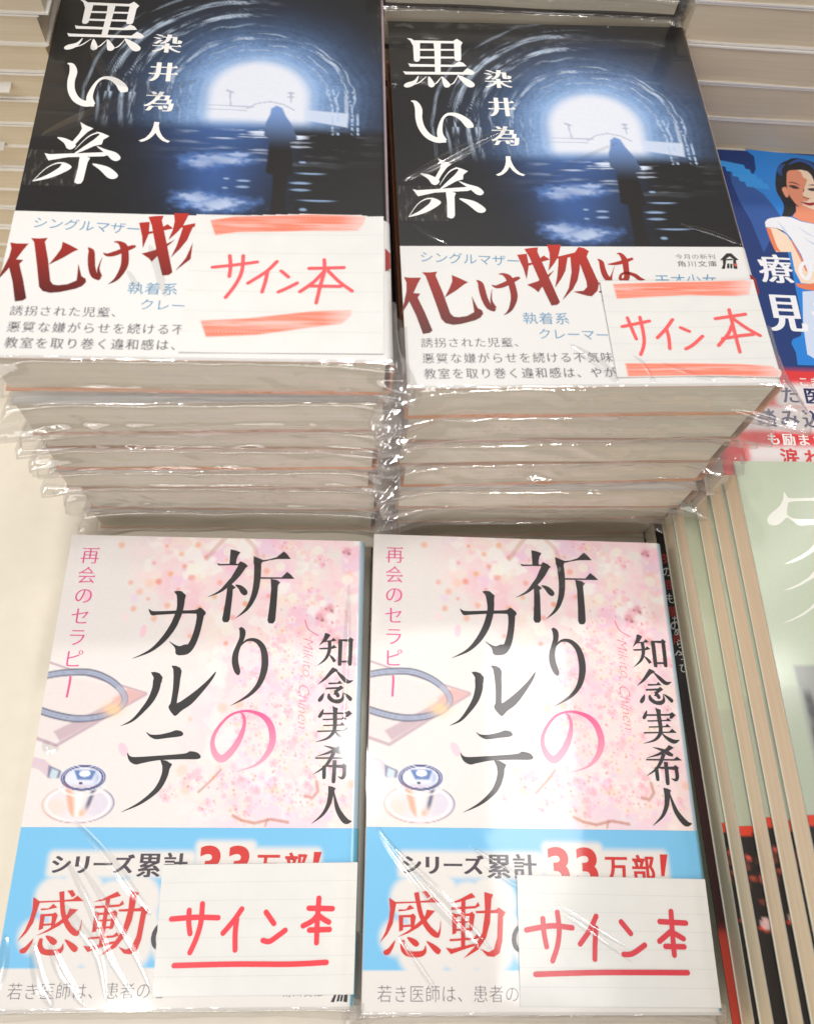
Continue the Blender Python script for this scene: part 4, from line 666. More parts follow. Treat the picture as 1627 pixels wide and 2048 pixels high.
def sheet(name, T, r, off, thick, v0, v1, art, mats, step=.00035, spine_col=None, dz=None, smooth_=True):
    """a folded sheet with a printed outside; mats = (outside, lining and edges)"""
    P = wrap_profile(T, r, off, step); nu = len(P)
    nv = max(2, int((v1 - v0)/1000/step)) + 1
    vs = np.linspace(v0, v1, nv)
    X = np.array([p[0] for p in P]); Z = np.array([p[1] for p in P]); Uu = np.array([p[2] for p in P])
    UU, VV = np.meshgrid(Uu, vs)
    Y = BH/2 - VV/1000
    ZZ = np.tile(Z, (nv, 1))
    if dz is not None: ZZ = ZZ + dz(UU, VV)*(UU < 105.5)
    A = np.stack([np.tile(X, (nv, 1)), Y, ZZ], -1).reshape(-1, 3)
    c = art(np.clip(UU, -1, BW*1000 + 1), VV).reshape(-1, 3)
    if spine_col is not None:
        s = smooth(BW*1000 - .4, BW*1000, UU).reshape(-1, 1); c = c*(1 - s) + np.asarray(spine_col)*s
    idx = np.arange(nv*nu).reshape(nv, nu)
    q = np.stack([idx[:-1, :-1], idx[1:, :-1], idx[1:, 1:], idx[:-1, 1:]], -1).reshape(-1, 4)
    V = [tuple(p) for p in A]; F = [tuple(int(i) for i in f) for f in q]; mi = [0]*len(F); C = list(c)
    # lining: coarse inner skin, joined along the tail, head and fore edges
    b = len(V); P2 = wrap_profile(T, r, off - thick, .004)
    for yy in (BH/2 - v0/1000, BH/2 - v1/1000):
        for p in P2:
            zz = p[1]
            V.append((p[0], yy, zz)); C.append(np.array((.6, .3, .2)))
    n2 = len(P2)
    for i in range(n2 - 1): F.append((b+i, b+i+1, b+n2+i+1, b+n2+i)); mi.append(1)
    # edge strips follow the fine outer rim
    for row, yy, flip in ((0, BH/2 - v0/1000, 1), (nv - 1, BH/2 - v1/1000, 0)):
        b = len(V); st = max(1, nu//60); ids = list(range(0, nu, 1))
        Pi = wrap_profile(T, r, off - thick, step)
        for i in ids:
            o = A[row*nu + i]; V.append(tuple(o)); C.append(np.array((.6, .3, .2)))
            V.append((Pi[i][0], yy, Pi[i][1] + (o[2] - P[i][1]))); C.append(np.array((.6, .3, .2)))
        for k in range(len(ids) - 1):
            f = (b+2*k, b+2*k+1, b+2*k+3, b+2*k+2); F.append(f if not flip else f[::-1]); mi.append(1)
    return mesh_from(name, V, F, mats, mi, np.array(C), smooth=False)

def simple_cover(name, T, mats, thick=.0004, over_=.0):
    """front, spine and back boards as one bent sheet without a picture"""
    def flat(U, V): return np.zeros(U.shape + (3,)) + .5
    return sheet(name, T, .0012, 0, thick, 0, BH*1000, flat, mats, step=.02)

def page_block(name, T, mat, w=(-.0515, .0505), h=.0733, wav=.0003, seed=0):
    V = []; F = []
    n = 14
    rg = random.Random(seed)
    ph = rg.uniform(0, 6)
    # tail and head edges with a slight wave, fore edge slightly hollow
    ring = []
    for i in range(n + 1): ring.append((w[0] + (w[1]-w[0])*i/n, -h + wav*math.sin(i*.9 + ph)*.5))
    for i in range(1, 5): ring.append((w[1], -h + 2*h*i/5))
    for i in range(n + 1): ring.append((w[1] - (w[1]-w[0])*i/n, h))
    for i in range(1, 5): ring.append((w[0] + wav*math.sin(i + ph), h - 2*h*i/5))
    m = len(ring); zs = (.0004, T*.35, T*.65, T - .0004)
    for k, z in enumerate(zs):
        for x, y in ring: V.append((x, y, z))
    for k in range(3):
        for i in range(m): F.append((k*m+i, k*m+(i+1) % m, (k+1)*m+(i+1) % m, (k+1)*m+i))
    F.append(tuple(range(m))[::-1]); F.append(tuple(3*m + i for i in range(m)))
    return mesh_from(name, V, F, [mat])

def film_skirt(name, T, seed, ear=.005, side=.02, gap=.0007, amp=.0019, drop=.0):
    """the slack, wrinkled film round the tail end of a wrapped book, with its welded seam and pinched corners"""
    rg = random.Random(seed); ox, oy = rg.uniform(0, 50), rg.uniform(0, 50)
    hx, hy = BW/2, BH/2
    per = []
    for i in range(12): per.append((-hx, -hy + side*(1 - i/12), -1, 0))
    nb = 230
    for i in range(nb + 1): per.append((-hx + 2*hx*i/nb, -hy, 0, -1))
    for i in range(1, 13): per.append((hx, -hy + side*i/12, 1, 0))
    rows = [(-.0022, 1.0), (-.0004, 1.0)] + [(.02 + 1.02*k/21, 1) for k in range(22)]
    V = []; F = []; npn = len(per)
    slope = rg.uniform(-.06, .06); seam = rg.uniform(.42, .6)
    for ri, (t, _) in enumerate(rows):
        for pi, (x, y, nx, ny) in enumerate(per):
            if ri < 2:
                inset = .0007 if ri == 0 else .0001
                V.append((x - nx*inset, y - ny*inset, T + .0004 + .0002*mnoise.noise((x*200, y*200, ox)))); continue
            s = (pi - npn/2)/npn
            cx = min(abs(x - hx), abs(x + hx)) if ny else 0.0
            cn = math.exp(-(cx/.008)**2) if ny else math.exp(-((y + hy)/.006)**2)
            tt = t + slope*s*2
            bul = math.sin(min(max(t, 0), 1)*math.pi)**.7
            n_a = mnoise.noise((x*26 + ox, t*2.0 + x*30, oy)); n_b = mnoise.noise((x*60 + oy, t*2.6 - x*60, ox)); n_c = mnoise.noise((x*190, t*3 + x*60, ox))
            wr = .95*n_a + .6*(.35 - abs(n_b)*1.6) + .22*(.3 - abs(n_c)*1.5)*(.5 + n_a)
            ridge = math.exp(-((tt - seam)/.06)**2)
            o = gap + amp*(.9*bul + .55*wr*min(1, t*6)) + ridge*.0013 + cn*ear*bul*(.6 + .5*mnoise.noise((ox, t*5, x*9)))
            o = max(o, .0003)
            z = T + .0002 - t*(T + .0006) - drop*bul*.3 + .0006*wr*bul
            dx, dy = nx, ny
            if ny and cn > .01:
                k = cn*.8*(1 if x > 0 else -1); dx = k
            elif nx and cn > .01: dy = -cn*.8
            V.append((x + dx*o, y + dy*o, z))
    for r_ in range(len(rows) - 1):
        for p in range(npn - 1):
            a = r_*npn + p; F.append((a, a + npn, a + npn + 1, a + 1))
    return mesh_from(name, V, F, [M_FILM], smooth=True)

def crease(V, F, T, pts, width, height):
    """a taut fold of film standing a little off the cover; pts in mm"""
    Q = catmull([(p[0], p[1], 0) for p in pts], False, 10)[:, :2]; n = len(Q); b = len(V)
    Tn = np.gradient(Q, axis=0); Tn /= np.linalg.norm(Tn, axis=1)[:, None]; Nn = np.c_[-Tn[:, 1], Tn[:, 0]]
    K = 9
    for i in range(n):
        e = math.sin(math.pi*i/(n - 1))**.6
        for k in range(K):
            a = -1 + 2*k/(K - 1); p = Q[i] + Nn[i]*a*width*.68*e
            z = T + .00025 + .4*height*e*(math.cos(a*math.pi/2)**1.3)
            V.append(((p[0] - 52.5)/1000, (74 - p[1])/1000, z))
    for i in range(n - 1):
        for k in range(K - 1):
            a = b + i*K + k; F.append((a, a + 1, a + K + 1, a + K))
def film_creases(name, T, items, parent):
    for it in items:
        V = []; F = []; crease(V, F, T, *it)
        mk(name, mesh_from(name, V, F, [M_CREASE], smooth=True), parent)

# ------------------------------------------------------------------ the surface everything rests on
V = []; F = []; box_into(V, F, -1.2, 1.2, -.6, 1.4, -.03, 0)
tb = mk('table_top', mesh_from('table_top', V, F, [M_TABLE])); tb['kind'] = 'structure'

# ------------------------------------------------------------------ film-wrapped paperbacks with the tunnel cover
INK_WHITE = lin(244, 240, 236); INK_DARK = lin(44, 40, 42); INK_GREY = lin(112, 106, 112)
INK_BLUE = lin(96, 148, 184); INK_RED = lin(208, 38, 30); INK_ROSE = lin(226, 92, 148)

def put(o, x, y, z, rx=0, ry=0, rz=0):
    o.location = (x/1000, y/1000, z/1000); o.rotation_euler = (rx, ry, rz)

TB = .0155                                    # thickness of these paperbacks
cover_black = sheet('tunnel_cover', TB, .0022, 0, .0004, 0, 148, tunnel_art, [M_COVER, M_ORANGE], spine_col=lin(222, 192, 200))
band_white = sheet('white_band', TB, .0022, .00014, .00012, 98.9, 148.1, white_band_art, [M_PAPERPRINT, M_ORANGE], step=.004)
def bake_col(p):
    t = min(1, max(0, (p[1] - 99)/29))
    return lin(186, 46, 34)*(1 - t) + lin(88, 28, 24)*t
pr_t = Print()
for nm in ('kuro', 'ii', 'ito'): pr_t.trace(nm, INK_WHITE)
pr_a = Print(); pr_a.text('染井為人', 35.6, 27.7, 9.2, 9.4, INK_WHITE, 'mincho', .018, pitch=13.0, vertical=True, fat=.12)
pr_b = Print()
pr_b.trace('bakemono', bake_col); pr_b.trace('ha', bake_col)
pr_g = Print(); pr_h = Print()
pr_h.poly([(103.5, 109.2), (104.9, 111), (104.9, 116.4), (103.4, 117.4)], bake_col)
for uu, vv in ((57.2, 112.5), (57, 115.5), (57.6, 118.6), (57.8, 121.6)): pr_g.poly([(uu, vv), (uu + 4, vv - .3), (uu + 4, vv + .3), (uu, vv + .5)], bake_col)
pr_d = Print(); pr_e = Print(); pr_f = Print()
pr_d.text('シングルマザー', 7.6, 103.0, 4.3, 4.4, INK_BLUE, 'sans', -.004, rot=.055, pitch=4.25)
pr_i = Print(); pr_d2 = Print()
pr_i.text('執着系', 35.8, 125.0, 4.5, 4.4, INK_BLUE, 'sans', -.002, rot=.02, pitch=4.6)
pr_i.text('クレーマー', 39.4, 130.4, 4.1, 4.0, INK_BLUE, 'sans', -.004, rot=.03, pitch=4.1)
pr_e.text('誘拐された児童、', 6.0, 133.2, 3.5, 3.5, INK_GREY, 'mincho', -.006, pitch=3.72)
pr_e.text('悪質な嫌がらせを続ける不気味', 6.1, 138.4, 3.5, 3.7, INK_GREY, 'mincho', -.006, pitch=3.83)
pr_e.text('教室を取り巻く違和感は、やが', 6.3, 143.4, 3.5, 3.7, INK_GREY, 'mincho', -.006, pitch=3.83)
pr_f.text('今月の新刊', 83.2, 102.7, 2.4, 2.1, INK_DARK, 'sans', -.012, pitch=2.5)
pr_f.text('角川文庫', 83.5, 105.4, 2.9, 2.4, INK_DARK, 'sans', -.008, pitch=3.15)
pr_d2.text('天才少女', 76.6, 111.6, 4.6, 4.8, INK_BLUE, 'sans', 0, pitch=4.75)
pr_c = Print(); pr_c.trace('crest', INK_DARK)
pr_c.poly([(99.5, 105.3), (100.4, 105.3), (100.4, 106.3), (99.5, 106.3)], lin(206, 90, 80))
pages_tb = page_block('pages', TB, M_PAGES)

def sticker(parent, T):
    V = []; F = []; box_into(V, F, -.0522, -.0374, (74 - 89.2)/1000, (74 - 75.2)/1000, T + .000008, T + .00003)
    return mk('clear_sticker', mesh_from('clear_sticker', V, F, [M_STICK]), parent)
m, nt, b = new_mat('clear_sticker_over_black'); M_STICK = m
tc = N(nt, 'ShaderNodeTexCoord'); nz = N(nt, 'ShaderNodeTexNoise'); nz.inputs['Scale'].default_value = 900
mpn = N(nt, 'ShaderNodeMapping'); mpn.inputs['Rotation'].default_value = (0, 0, 1.1); mpn.inputs['Scale'].default_value = (1, .25, 1)
nt.links.new(tc.outputs['Object'], mpn.inputs['Vector']); nt.links.new(mpn.outputs['Vector'], nz.inputs['Vector'])
cr = N(nt, 'ShaderNodeValToRGB'); cr.color_ramp.elements[0].position = .56; cr.color_ramp.elements[1].position = .72
cr.color_ramp.elements[0].color = lin4(44, 42, 40); cr.color_ramp.elements[1].color = lin4(92, 89, 84)
nt.links.new(nz.outputs['Fac'], cr.inputs['Fac']); nt.links.new(cr.outputs['Color'], b.inputs['Base Color'])
b.inputs['Roughness'].default_value = .3

def black_book(label, group):
    t = thing('paperback_book', label, 'book', group=group)
    mk('page_block', pages_tb, t)
    c = mk('cover', cover_black, t)
    pr_t.build('title_lettering', c, TB + .00004, M_INK); pr_a.build('author_lettering', c, TB + .00004, M_INK)
    bd = mk('paper_band', band_white, t)
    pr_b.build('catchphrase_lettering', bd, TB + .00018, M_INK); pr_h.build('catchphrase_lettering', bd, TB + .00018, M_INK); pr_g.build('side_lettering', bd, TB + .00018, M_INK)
    for p_ in (pr_d, pr_i, pr_d2): p_.build('blue_lettering', bd, TB + .00018, M_INK)
    pr_e.build('blurb_lettering', bd, TB + .00018, M_INK); pr_f.build('publisher_lettering', bd, TB + .00018, M_INK); pr_c.build('crest', bd, TB + .00014 + .00004, M_INK)
    sticker(t, TB)
    return t
GB = 'film-wrapped paperbacks piled behind the pink ones'
def lower_book(T, label, seed, group, lining=None, edge=None, side=.02, amp=.0019, ear=.005):
    t = thing('paperback_book', label, 'book', group=group)
    mk('page_block', page_block('pages', T, M_PAGES, seed=seed), t)
    def flat(U, V):
        return np.where((V < 99)[..., None], lin(34, 32, 31), lin(229, 226, 222))
    mk('cover', sheet('cover', T, .002, 0, .0003, 0, 148, flat, [M_COVER, lining or (M_ORANGE if seed % 5 == 2 else M_BROWNISH)], step=.003, spine_col=lin(222, 192, 200) if edge is None else edge), t)
    mk('plastic_wrap', film_skirt('film', T, seed, side=side, amp=amp, ear=ear), t)
    return t

# left pile: cover up, tail towards the camera
bl = black_book('tunnel-cover paperback on the left pile, slip across most of its white band', GB)
put(bl, -48.2, 197.06, 113.4 - TB*1000, 0, .006, .034)
mk('plastic_wrap', film_skirt('film', TB, 101, ear=.007), bl)
ORD = ['second', 'third', 'fourth', 'fifth', 'sixth', 'bottom']
HOW = ['white band showing at left front', 'cream page edges under crinkled film', 'page edges behind glinting film', 'dark edge line above its pages', 'bright film edge at its front left', 'resting on the cream table']
tops = [94.2, 76.6, 63.6, 49.2, 35.2, 16.2]; th = [17.0, 12.6, 14.0, 13.6, 18.6, 15.9]
dxl = [-1.3, -.6, -2.4, -3.6, 0.0, -1.0]; dyl = [-1.2, .5, .6, 0.2, .8, 0.2]; yl = [.052, .03, .036, .038, .022, .026]
for k in range(6):
    nb = lower_book(th[k]/1000, '%s paperback down the left film-wrapped pile, %s' % (ORD[k], HOW[k]) if k < 5 else 'bottom paperback of the left film-wrapped pile, %s' % HOW[k], 110 + k, GB)
    put(nb, -48.2 + dxl[k], 197.06 + dyl[k], tops[k] - th[k], 0, 0, yl[k])
# right pile
br = black_book('tunnel-cover paperback on the right pile, small house crest uncovered above its slip', GB)
put(br, 59.75, 197.2, 108 - TB*1000, 0, -.006, .051)
mk('plastic_wrap', film_skirt('film', TB, 201, amp=.0022, ear=.011), br)
HOW2 = ['film overhanging the blue book', 'page edges behind milky film', 'sharp glints at right', 'white band showing at front', 'orange cover line at left', 'behind the pink covers']
tops2 = [91.5, 76.0, 61.2, 45.2, 29.8, 14.8]; th2 = [15.2, 14.4, 15.6, 15.0, 14.6, 14.7]
dxr = [.4, -.4, .8, 1.6, 1.0, 2.4]; dyr = [0.8, .4, 1.0, -1.2, .5, .6]; yr = [.05, .046, .058, .036, .05, .05]
for k in range(6):
    nb = lower_book(th2[k]/1000, '%s paperback down the right film-wrapped pile, %s' % (ORD[k], HOW2[k]) if k < 5 else 'bottom paperback of the right film-wrapped pile, %s' % HOW2[k], 210 + k, GB, amp=.0023, ear=.0075)
    put(nb, 59.75 + dxr[k], 197.2 + dyr[k], tops2[k] - th2[k], 0, 0, yr[k])
film_creases('film_fold', TB, [
    ([(2, 73.5), (12, 66.5), (24, 58.2), (38, 50)], 3.0, .0022), ([(4, 73.2), (14, 67), (26, 60)], 1.6, .0012), ([(44, 74), (58, 64), (72, 56)], 1.2, .0003),
    ([(4, 90.5), (9, 95), (14, 98)], 1.6, .0006), ([(86, 90), (96, 94), (103, 98)], 1.4, .0005),
    ([(46, 134), (54, 141), (58, 147)], 2.4, .0007), ([(60, 135), (66, 141), (68, 147)], 2.2, .0007), ([(70, 140), (78, 143.5), (86, 146)], 2.4, .0007), ([(84, 143.2), (93, 144.3), (103, 144)], 2.6, .0006), ([(2, 3), (6, 2.2), (9, 4)], 1.2, .0004)], br)
film_creases('film_fold', TB, [
    ([(3, 70), (14, 62), (30, 52), (46, 44)], 4, .0005), ([(12, 30), (20, 44), (34, 48)], 3, .0004), ([(38, 110), (41, 118), (44, 128)], 1.8, .0007), ([(33, 119), (37, 126)], 1.2, .0005)], bl)

# ------------------------------------------------------------------ paperbacks with the blossom cover
TP = .013
cover_pink = sheet('blossom_cover', TP, .0022, 0, .0004, 0, 148, sakura_art, [M_PINKCOVER, M_LINER], spine_col=lin(166, 196, 214))
band_blue = sheet('blue_band', TP, .0022, .00014, .00012, 98.2, 148.1, pink_band_art, [M_PAPERPRINT, M_LINER], step=.0006)
def no_col(p):
    t = min(1, max(0, (p[1] - 62)/26)); return lin(240, 88, 146)*(1 - t) + lin(250, 190, 204)*t
pt = Print()
for nm in ('inori', 'ri', 'ka', 'ru', 'te'): pt.trace(nm, INK_DARK)
pt.trace('no', no_col)
pa = Print(); pa.trace('chinen', INK_DARK)
psb = Print(); psb.text('再会のセラピ', 7.5, 7.7, 6.8, 6.8, INK_ROSE, 'mincho', -.008, pitch=7.45, vertical=True)
psb.stroke([(7.3, 50.8, .5), (7.6, 52, .75), (7.4, 58, .7)], INK_ROSE)
psg = Print(); psg.latin('Mikito', 86.3, 36, 5.2, lin(226, 110, 140), rot=math.pi/2 - .03, weight=-.024, shear=.35)
psg.latin('Chinen', 85.6, 52, 5.2, lin(226, 110, 140), rot=math.pi/2 - .03, weight=-.024, shear=.35)
psg.stroke([(84.6, 30, .3), (86, 33.4, .3), (89.6, 35.6, .3)], lin(226, 110, 140))
pb = Print()
pb.text('シリーズ', 14.0, 108.8, 6.4, 5.8, lin(66, 56, 66), 'sans', .012, pitch=6.3, fat=.22)
pb.text('累計', 40.7, 109.0, 7.6, 7.4, lin(66, 56, 66), 'sans', .008, pitch=7.9, fat=.18)
for i, u in enumerate((59.1, 68.0)): pb.glyph('3', u, 108.6, 15.5, 15, INK_RED, 'sans', .035)
pb.text('万部', 77.2, 109.4, 7.4, 8.4, INK_RED, 'sans', .012, fat=.14, pitch=8.4)
pb.poly([(91.2, 105.2), (93.6, 105.2), (91.9, 111.4), (90.9, 111.4)], INK_RED); pb.poly([(90.4, 112.2), (92, 112.2), (91.8, 113.6), (90.2, 113.6)], INK_RED)
pb.trace('kandou', lin(208, 40, 32))
pb.glyph('の', 49.4, 128, 13.5, 13.5, lin(62, 56, 62), 'mincho', .002)
pbb = Print()
pbb.text('若き医師は、患者の心', 6.4, 142.8, 4.5, 4.7, lin(100, 94, 102), 'sans', -.014, pitch=4.6)
pbd = Print(); pbd.text('角川文庫', 85, 143.7, 2.6, 2.3, lin(80, 74, 80), 'sans', -.008, pitch=3.1)
pbc = Print(); pbc.trace('crest', INK_DARK, du=2.6, dv=38.9)
pages_tp = page_block('pages', TP, M_PAGES)
GP = 'blossom-cover paperbacks at the front'
def pink_book(label, film_seed, folds):
    t = thing('paperback_book', label, 'book', group=GP)
    mk('page_block', pages_tp, t)
    c = mk('cover', cover_pink, t)
    for nm, p in (('title_lettering', pt), ('author_lettering', pa), ('subtitle_lettering', psb), ('signature_lettering', psg)): p.build(nm, c, TP + .00004, M_INK)
    bd = mk('paper_band', band_blue, t)
    pb.build('band_lettering', bd, TP + .00018, M_INK); pbb.build('blurb_lettering', bd, TP + .00018, M_INK); pbc.build('crest', bd, TP + .00018, M_INK); pbd.build('publisher_lettering', bd, TP + .00018, M_INK)
    mk('plastic_wrap', film_skirt('film', TP, film_seed, ear=.0015, side=.003, amp=.001), t)
    film_creases('film_fold', TP, folds, t)
    return t
pl = pink_book('left blossom-cover paperback, red underlined handwritten slip ending at its blue spine', 301, [
    ([(16, 96), (27, 106), (37, 117), (43, 123)], 2.4, .0009), ([(15, 107), (24, 120), (33, 135), (42, 146)], 2.0, .0008), ([(19, 108), (30, 121), (40, 134), (46, 144)], 1.7, .0008),
    ([(17, 120), (23, 127), (29, 134), (33, 146)], 2.4, .0009), ([(9, 130), (13, 140), (18, 147)], 3, .0009), ([(14, 130), (19, 138), (27, 147)], 2.6, .0009), ([(1, 128), (1.8, 136), (1, 144)], 2.4, .0008), ([(99.6, 16), (99.4, 42), (99.2, 66)], 1.8, .0005), ([(2.5, 72), (4.5, 74.5), (8, 74)], 2.4, .0007)])
put(pl, -51.05, 39.03, 15.1 - TP*1000, .015, 0, .005)
pr = pink_book('right blossom-cover paperback, partly in shade, beside the sage green books', 302, [
    ([(3, 98), (10, 107), (22, 120), (35, 132)], 2.6, .0009), ([(8, 103.5), (24, 118), (38, 132)], 1.8, .0009), ([(32, 103.5), (48, 113), (62, 122), (80, 132)], 2.4, .0009), ([(36, 109), (52, 118), (66, 126), (84, 138)], 1.8, .0008),
    ([(10, 128), (22, 143)], 1.4, .0004), ([(48, 133), (60, 146)], 1.4, .0004)])
put(pr, 56.44, 38.75, 24.0 - TP*1000, -.010, .005, -.003)
low = lower_book(.0105, 'paperback underneath the right blossom-cover book', 303, GP, M_LINER, edge=lin(166, 196, 214))
put(low, 56.2, 39.2, 0.1, 0, 0, .004)

# ------------------------------------------------------------------ handwritten slips under the film
def slip(book, key, T, label, hand_col, w=105.0):
    q = TRACE[key + '_quad']; z = T + .00036
    qu0, qu1, qv0, qv1 = q[0][0], q[1][0], q[0][1], q[3][1]
    def zf(u, v):
        a_, b_ = (u - qu0)/(qu1 - qu0), (v - qv0)/(qv1 - qv0)
        return .4*(.0007*abs(2*a_ - 1)**3*(1 - .5*b_) + .0006*max(0, .35 - b_)**2/.1225 + .00016*(1 + math.sin(a_*7 + b_*3)))
    t = thing('paper_slip', label, 'slip', group='handwritten slips on the books')
    t.location = book.location; t.rotation_euler = book.rotation_euler
    V = []; n = 24
    for j in range(n + 1):
        for i in range(n + 1):
            a, b = i/n, j/n
            p = (np.array(q[0])*(1-a) + np.array(q[1])*a)*(1-b) + (np.array(q[3])*(1-a) + np.array(q[2])*a)*b
            V.append(((p[0]-52.5)/1000, (74-p[1])/1000, z + zf(p[0], p[1])))
    F = [(j*(n+1)+i, (j+1)*(n+1)+i, (j+1)*(n+1)+i+1, j*(n+1)+i+1) for j in range(n) for i in range(n)]
    b0 = len(V); V += [(x, y, zz - .00012) for x, y, zz in V[:b0]]
    rim = [i for i in range(n+1)] + [j*(n+1)+n for j in range(1, n+1)] + [n*(n+1)+i for i in range(n-1, -1, -1)] + [j*(n+1) for j in range(n-1, 0, -1)]
    for k in range(len(rim)):
        a, b = rim[k], rim[(k+1) % len(rim)]; F.append((a, b, b + b0, a + b0))
    mk('paper_sheet', mesh_from('slip', V, F, [M_SLIP]), t)
    rl = Print(); lu0, lv0 = q[0]; hgt = q[3][1] - q[0][1]
    for k in range(0, 8):
        f = k/7.0
        if hgt < 34: f = k/6.0
        if f > 1: break
        A = np.array(q[0])*(1-f) + np.array(q[3])*f; B = np.array(q[1])*(1-f) + np.array(q[2])*f
        m = int(np.linalg.norm(B - A)/.95)
        for i in range(m):
            rl.k = 0; p = A + (B - A)*(i + .25)/m; d = (B - A)/np.linalg.norm(B - A)*.25; s = np.array([-d[1], d[0]])*.34
            rl.poly([p - d - s, p + d - s, p + d + s, p - d + s], lin(205, 204, 201))
    rl.build('ruled_lines', t, z + .00004, M_MARKER, zf=zf)
    hw = Print(); bars = Print()
    for ty, pts in TRACE[key]:
        if ty == 'S': hw.stroke([(p[0], p[1], p[2]) for p in pts], hand_col, cap=True)
    hw.build('handwriting', t, z + .00007, M_MARKER, zf=zf)
    k = 0
    for ty, pts in TRACE[key]:
        if ty != 'P': continue
        us = [p[0] for p in pts]; vs = [p[1] for p in pts]; u0, u1, v0, v1 = min(us), max(us), min(vs), max(vs)
        bg = Print(); n1, n2 = 90, 14; z_ = .002
        P2 = catmull(pts, True, 6)
        for i in range(n1):
            for j in range(n2):
                pass
        UU, VV = np.meshgrid(np.linspace(u0 - .2, u1 + .2, 160), np.linspace(v0 - .2, v1 + .2, 36))
        m_ = poly_mask(UU, VV, [tuple(p) for p in pts], .25)
        dry = fbm(UU*.08, VV*2.2, 7 + k)
        mid = np.exp(-(((VV - (v0 + v1)/2 - (UU - u0)/(u1 - u0)*(-.5))/(.22*(v1 - v0)))**2))
        fade = smooth(u1 + .3, u1 - 9, UU)*.55 + .45
        a = np.clip(m_*(1.0 - .45*mid*smooth(.3, .7, dry) - .12*dry)*fade, 0, 1)
        c = lin(228, 226, 221)*(1 - a[..., None]) + lin(255, 122, 92)*a[..., None]
        idx = np.arange(UU.size).reshape(UU.shape)
        VB = [((x - 52.5)/1000, (74 - y)/1000, z + .00004 + zf(x, y)) for x, y in zip(UU.ravel(), VV.ravel())]
        FB = [(idx[j, i], idx[j+1, i], idx[j+1, i+1], idx[j, i+1]) for j in range(UU.shape[0]-1) for i in range(UU.shape[1]-1) if m_[j:j+2, i:i+2].max() > .03]
        FB = [tuple(int(x) for x in f) for f in FB]
        mk('marker_bar', mesh_from('bar', VB, FB, [M_MARKER], cols=c.reshape(-1, 3)), t); k += 1
    return t
slip(bl, 'slipA', TB, 'white slip on the left tunnel cover, thin red handwriting between two straight orange bars', lin(244, 92, 96))
slip(br, 'slipB', TB, 'white slip at the corner of the right tunnel cover, handwriting with a slanted last character', lin(240, 92, 92))
slip(pl, 'slipC', TP, 'white slip on the left blossom cover, thick red handwriting over one red underline', lin(236, 58, 70))
slip(pr, 'slipD', TP, 'white slip on the right blossom cover, thick red handwriting, half of it in shade', lin(214, 54, 66))

# ------------------------------------------------------------------ blue book with the illustrated cover
TU = .0152
def blue_art(U, V): return np.zeros(U.shape + (3,)) + np.where((V < 106)[..., None], lin(24, 54, 116), lin(232, 62, 62))
def blue_col(p): return lin(30, 140, 226)
GU = 'books behind the sage green ones'
bb = thing('paperback_book', 'blue paperback with a drawn woman in a white dress and a red band', 'book', group=GU)
mk('page_block', page_block('pages', TU, M_PAGES, seed=9), bb)
cb = mk('cover', sheet('blue_cover', TU, .002, 0, .0004, 0, 148, blue_art, [M_MATT, M_WHITE], step=.004), bb)
il = Print()
il.trace('b_light', lambda p: lin(28, 132, 220)); il.trace('b_dark2', lin(34, 84, 158))
for k in range(5): il.poly([(20 + k*2.2, 6 + k*2.6), (30 + k*2, 8 + k*2.4), (30.5 + k*2, 11 + k*2.4), (20 + k*2.3, 9.2 + k*2.6)], lin(44, 152, 232))
SKIN = lin(250, 222, 196); SHADE = lin(236, 150, 118)
il.trace('b_pants', lin(214, 226, 246)); il.trace('b_hair', lin(20, 22, 32)); il.trace('b_neck', lin(240, 148, 114)); il.trace('b_ear', lin(238, 158, 128))
il.trace('b_face', SKIN); il.trace('b_shade', SHADE); il.trace('b_line', lin(120, 62, 54)); il.trace('b_eyes', lin(66, 44, 52)); il.trace('b_lips', lin(172, 26, 40)); il.trace('b_fringe', lin(20, 22, 32))
il.trace('b_armlight', SKIN); il.trace('b_arm', lin(236, 128, 88)); il.trace('b_dress', lin(242, 243, 248)); il.trace('b_fold', lin(206, 218, 236))
hf = TRACE['b_fringe'][0][1]
il.stroke([(hf[2][0] - .1, hf[2][1] + .6, .5), (hf[3][0], hf[3][1] - .4, 1.5), (hf[4][0], hf[4][1] - .4, 1.7), (hf[5][0], hf[5][1] - .2, 1.5), (hf[6][0], hf[6][1], .8)], lin(34, 84, 158))
hh = TRACE['b_hair'][0][1]
for d_ in (.6, 1.5): il.stroke([(hh[1][0] + d_, hh[1][1] + .2, .3), (hh[2][0] + d_, hh[2][1], .7), (hh[2][0] + d_ + .3, hh[2][1] + 3, .3)], lin(40, 92, 168))
il.build('cover_picture', cb, TU + .00004, M_MARKER)
bt = Print()
def halo(u, v, r, c0):
    pass
bt.text('療', 33.4, 60.4, 13.2, 14.6, lin(246, 246, 250), 'sans', 0.0, fat=.38); bt.text('見', 33.6, 80.6, 14.2, 18.5, lin(246, 246, 250), 'sans', 0.0, fat=.6)
bt.text('の', 47.2, 60.5, 12, 14, lin(246, 246, 250), 'sans', .02); bt.text('え', 47.2, 82, 12, 15, lin(246, 246, 250), 'sans', .02)
bt.build('title_lettering', cb, TU + .00012, M_MARKER)
ub = mk('paper_band', sheet('red_band', TU, .002, .00014, .00012, 106.2, 148.1, red_band_art, [M_MATT, M_WHITE], step=.0008), bb)
ut = Print()
ut.text('こまでも', 34.2, 110.4, 3.6, 4.2, lin(250, 240, 238), 'sans', .01, fat=.12, pitch=4.1)
ut.text('た医', 28.2, 116.2, 6.6, 7.2, lin(34, 40, 96), 'sans', .01, fat=.12, pitch=8.2)
ut.text('踏み込む', 18.2, 125.6, 7.0, 7.6, lin(34, 40, 96), 'sans', .01, fat=.12, pitch=8.0)
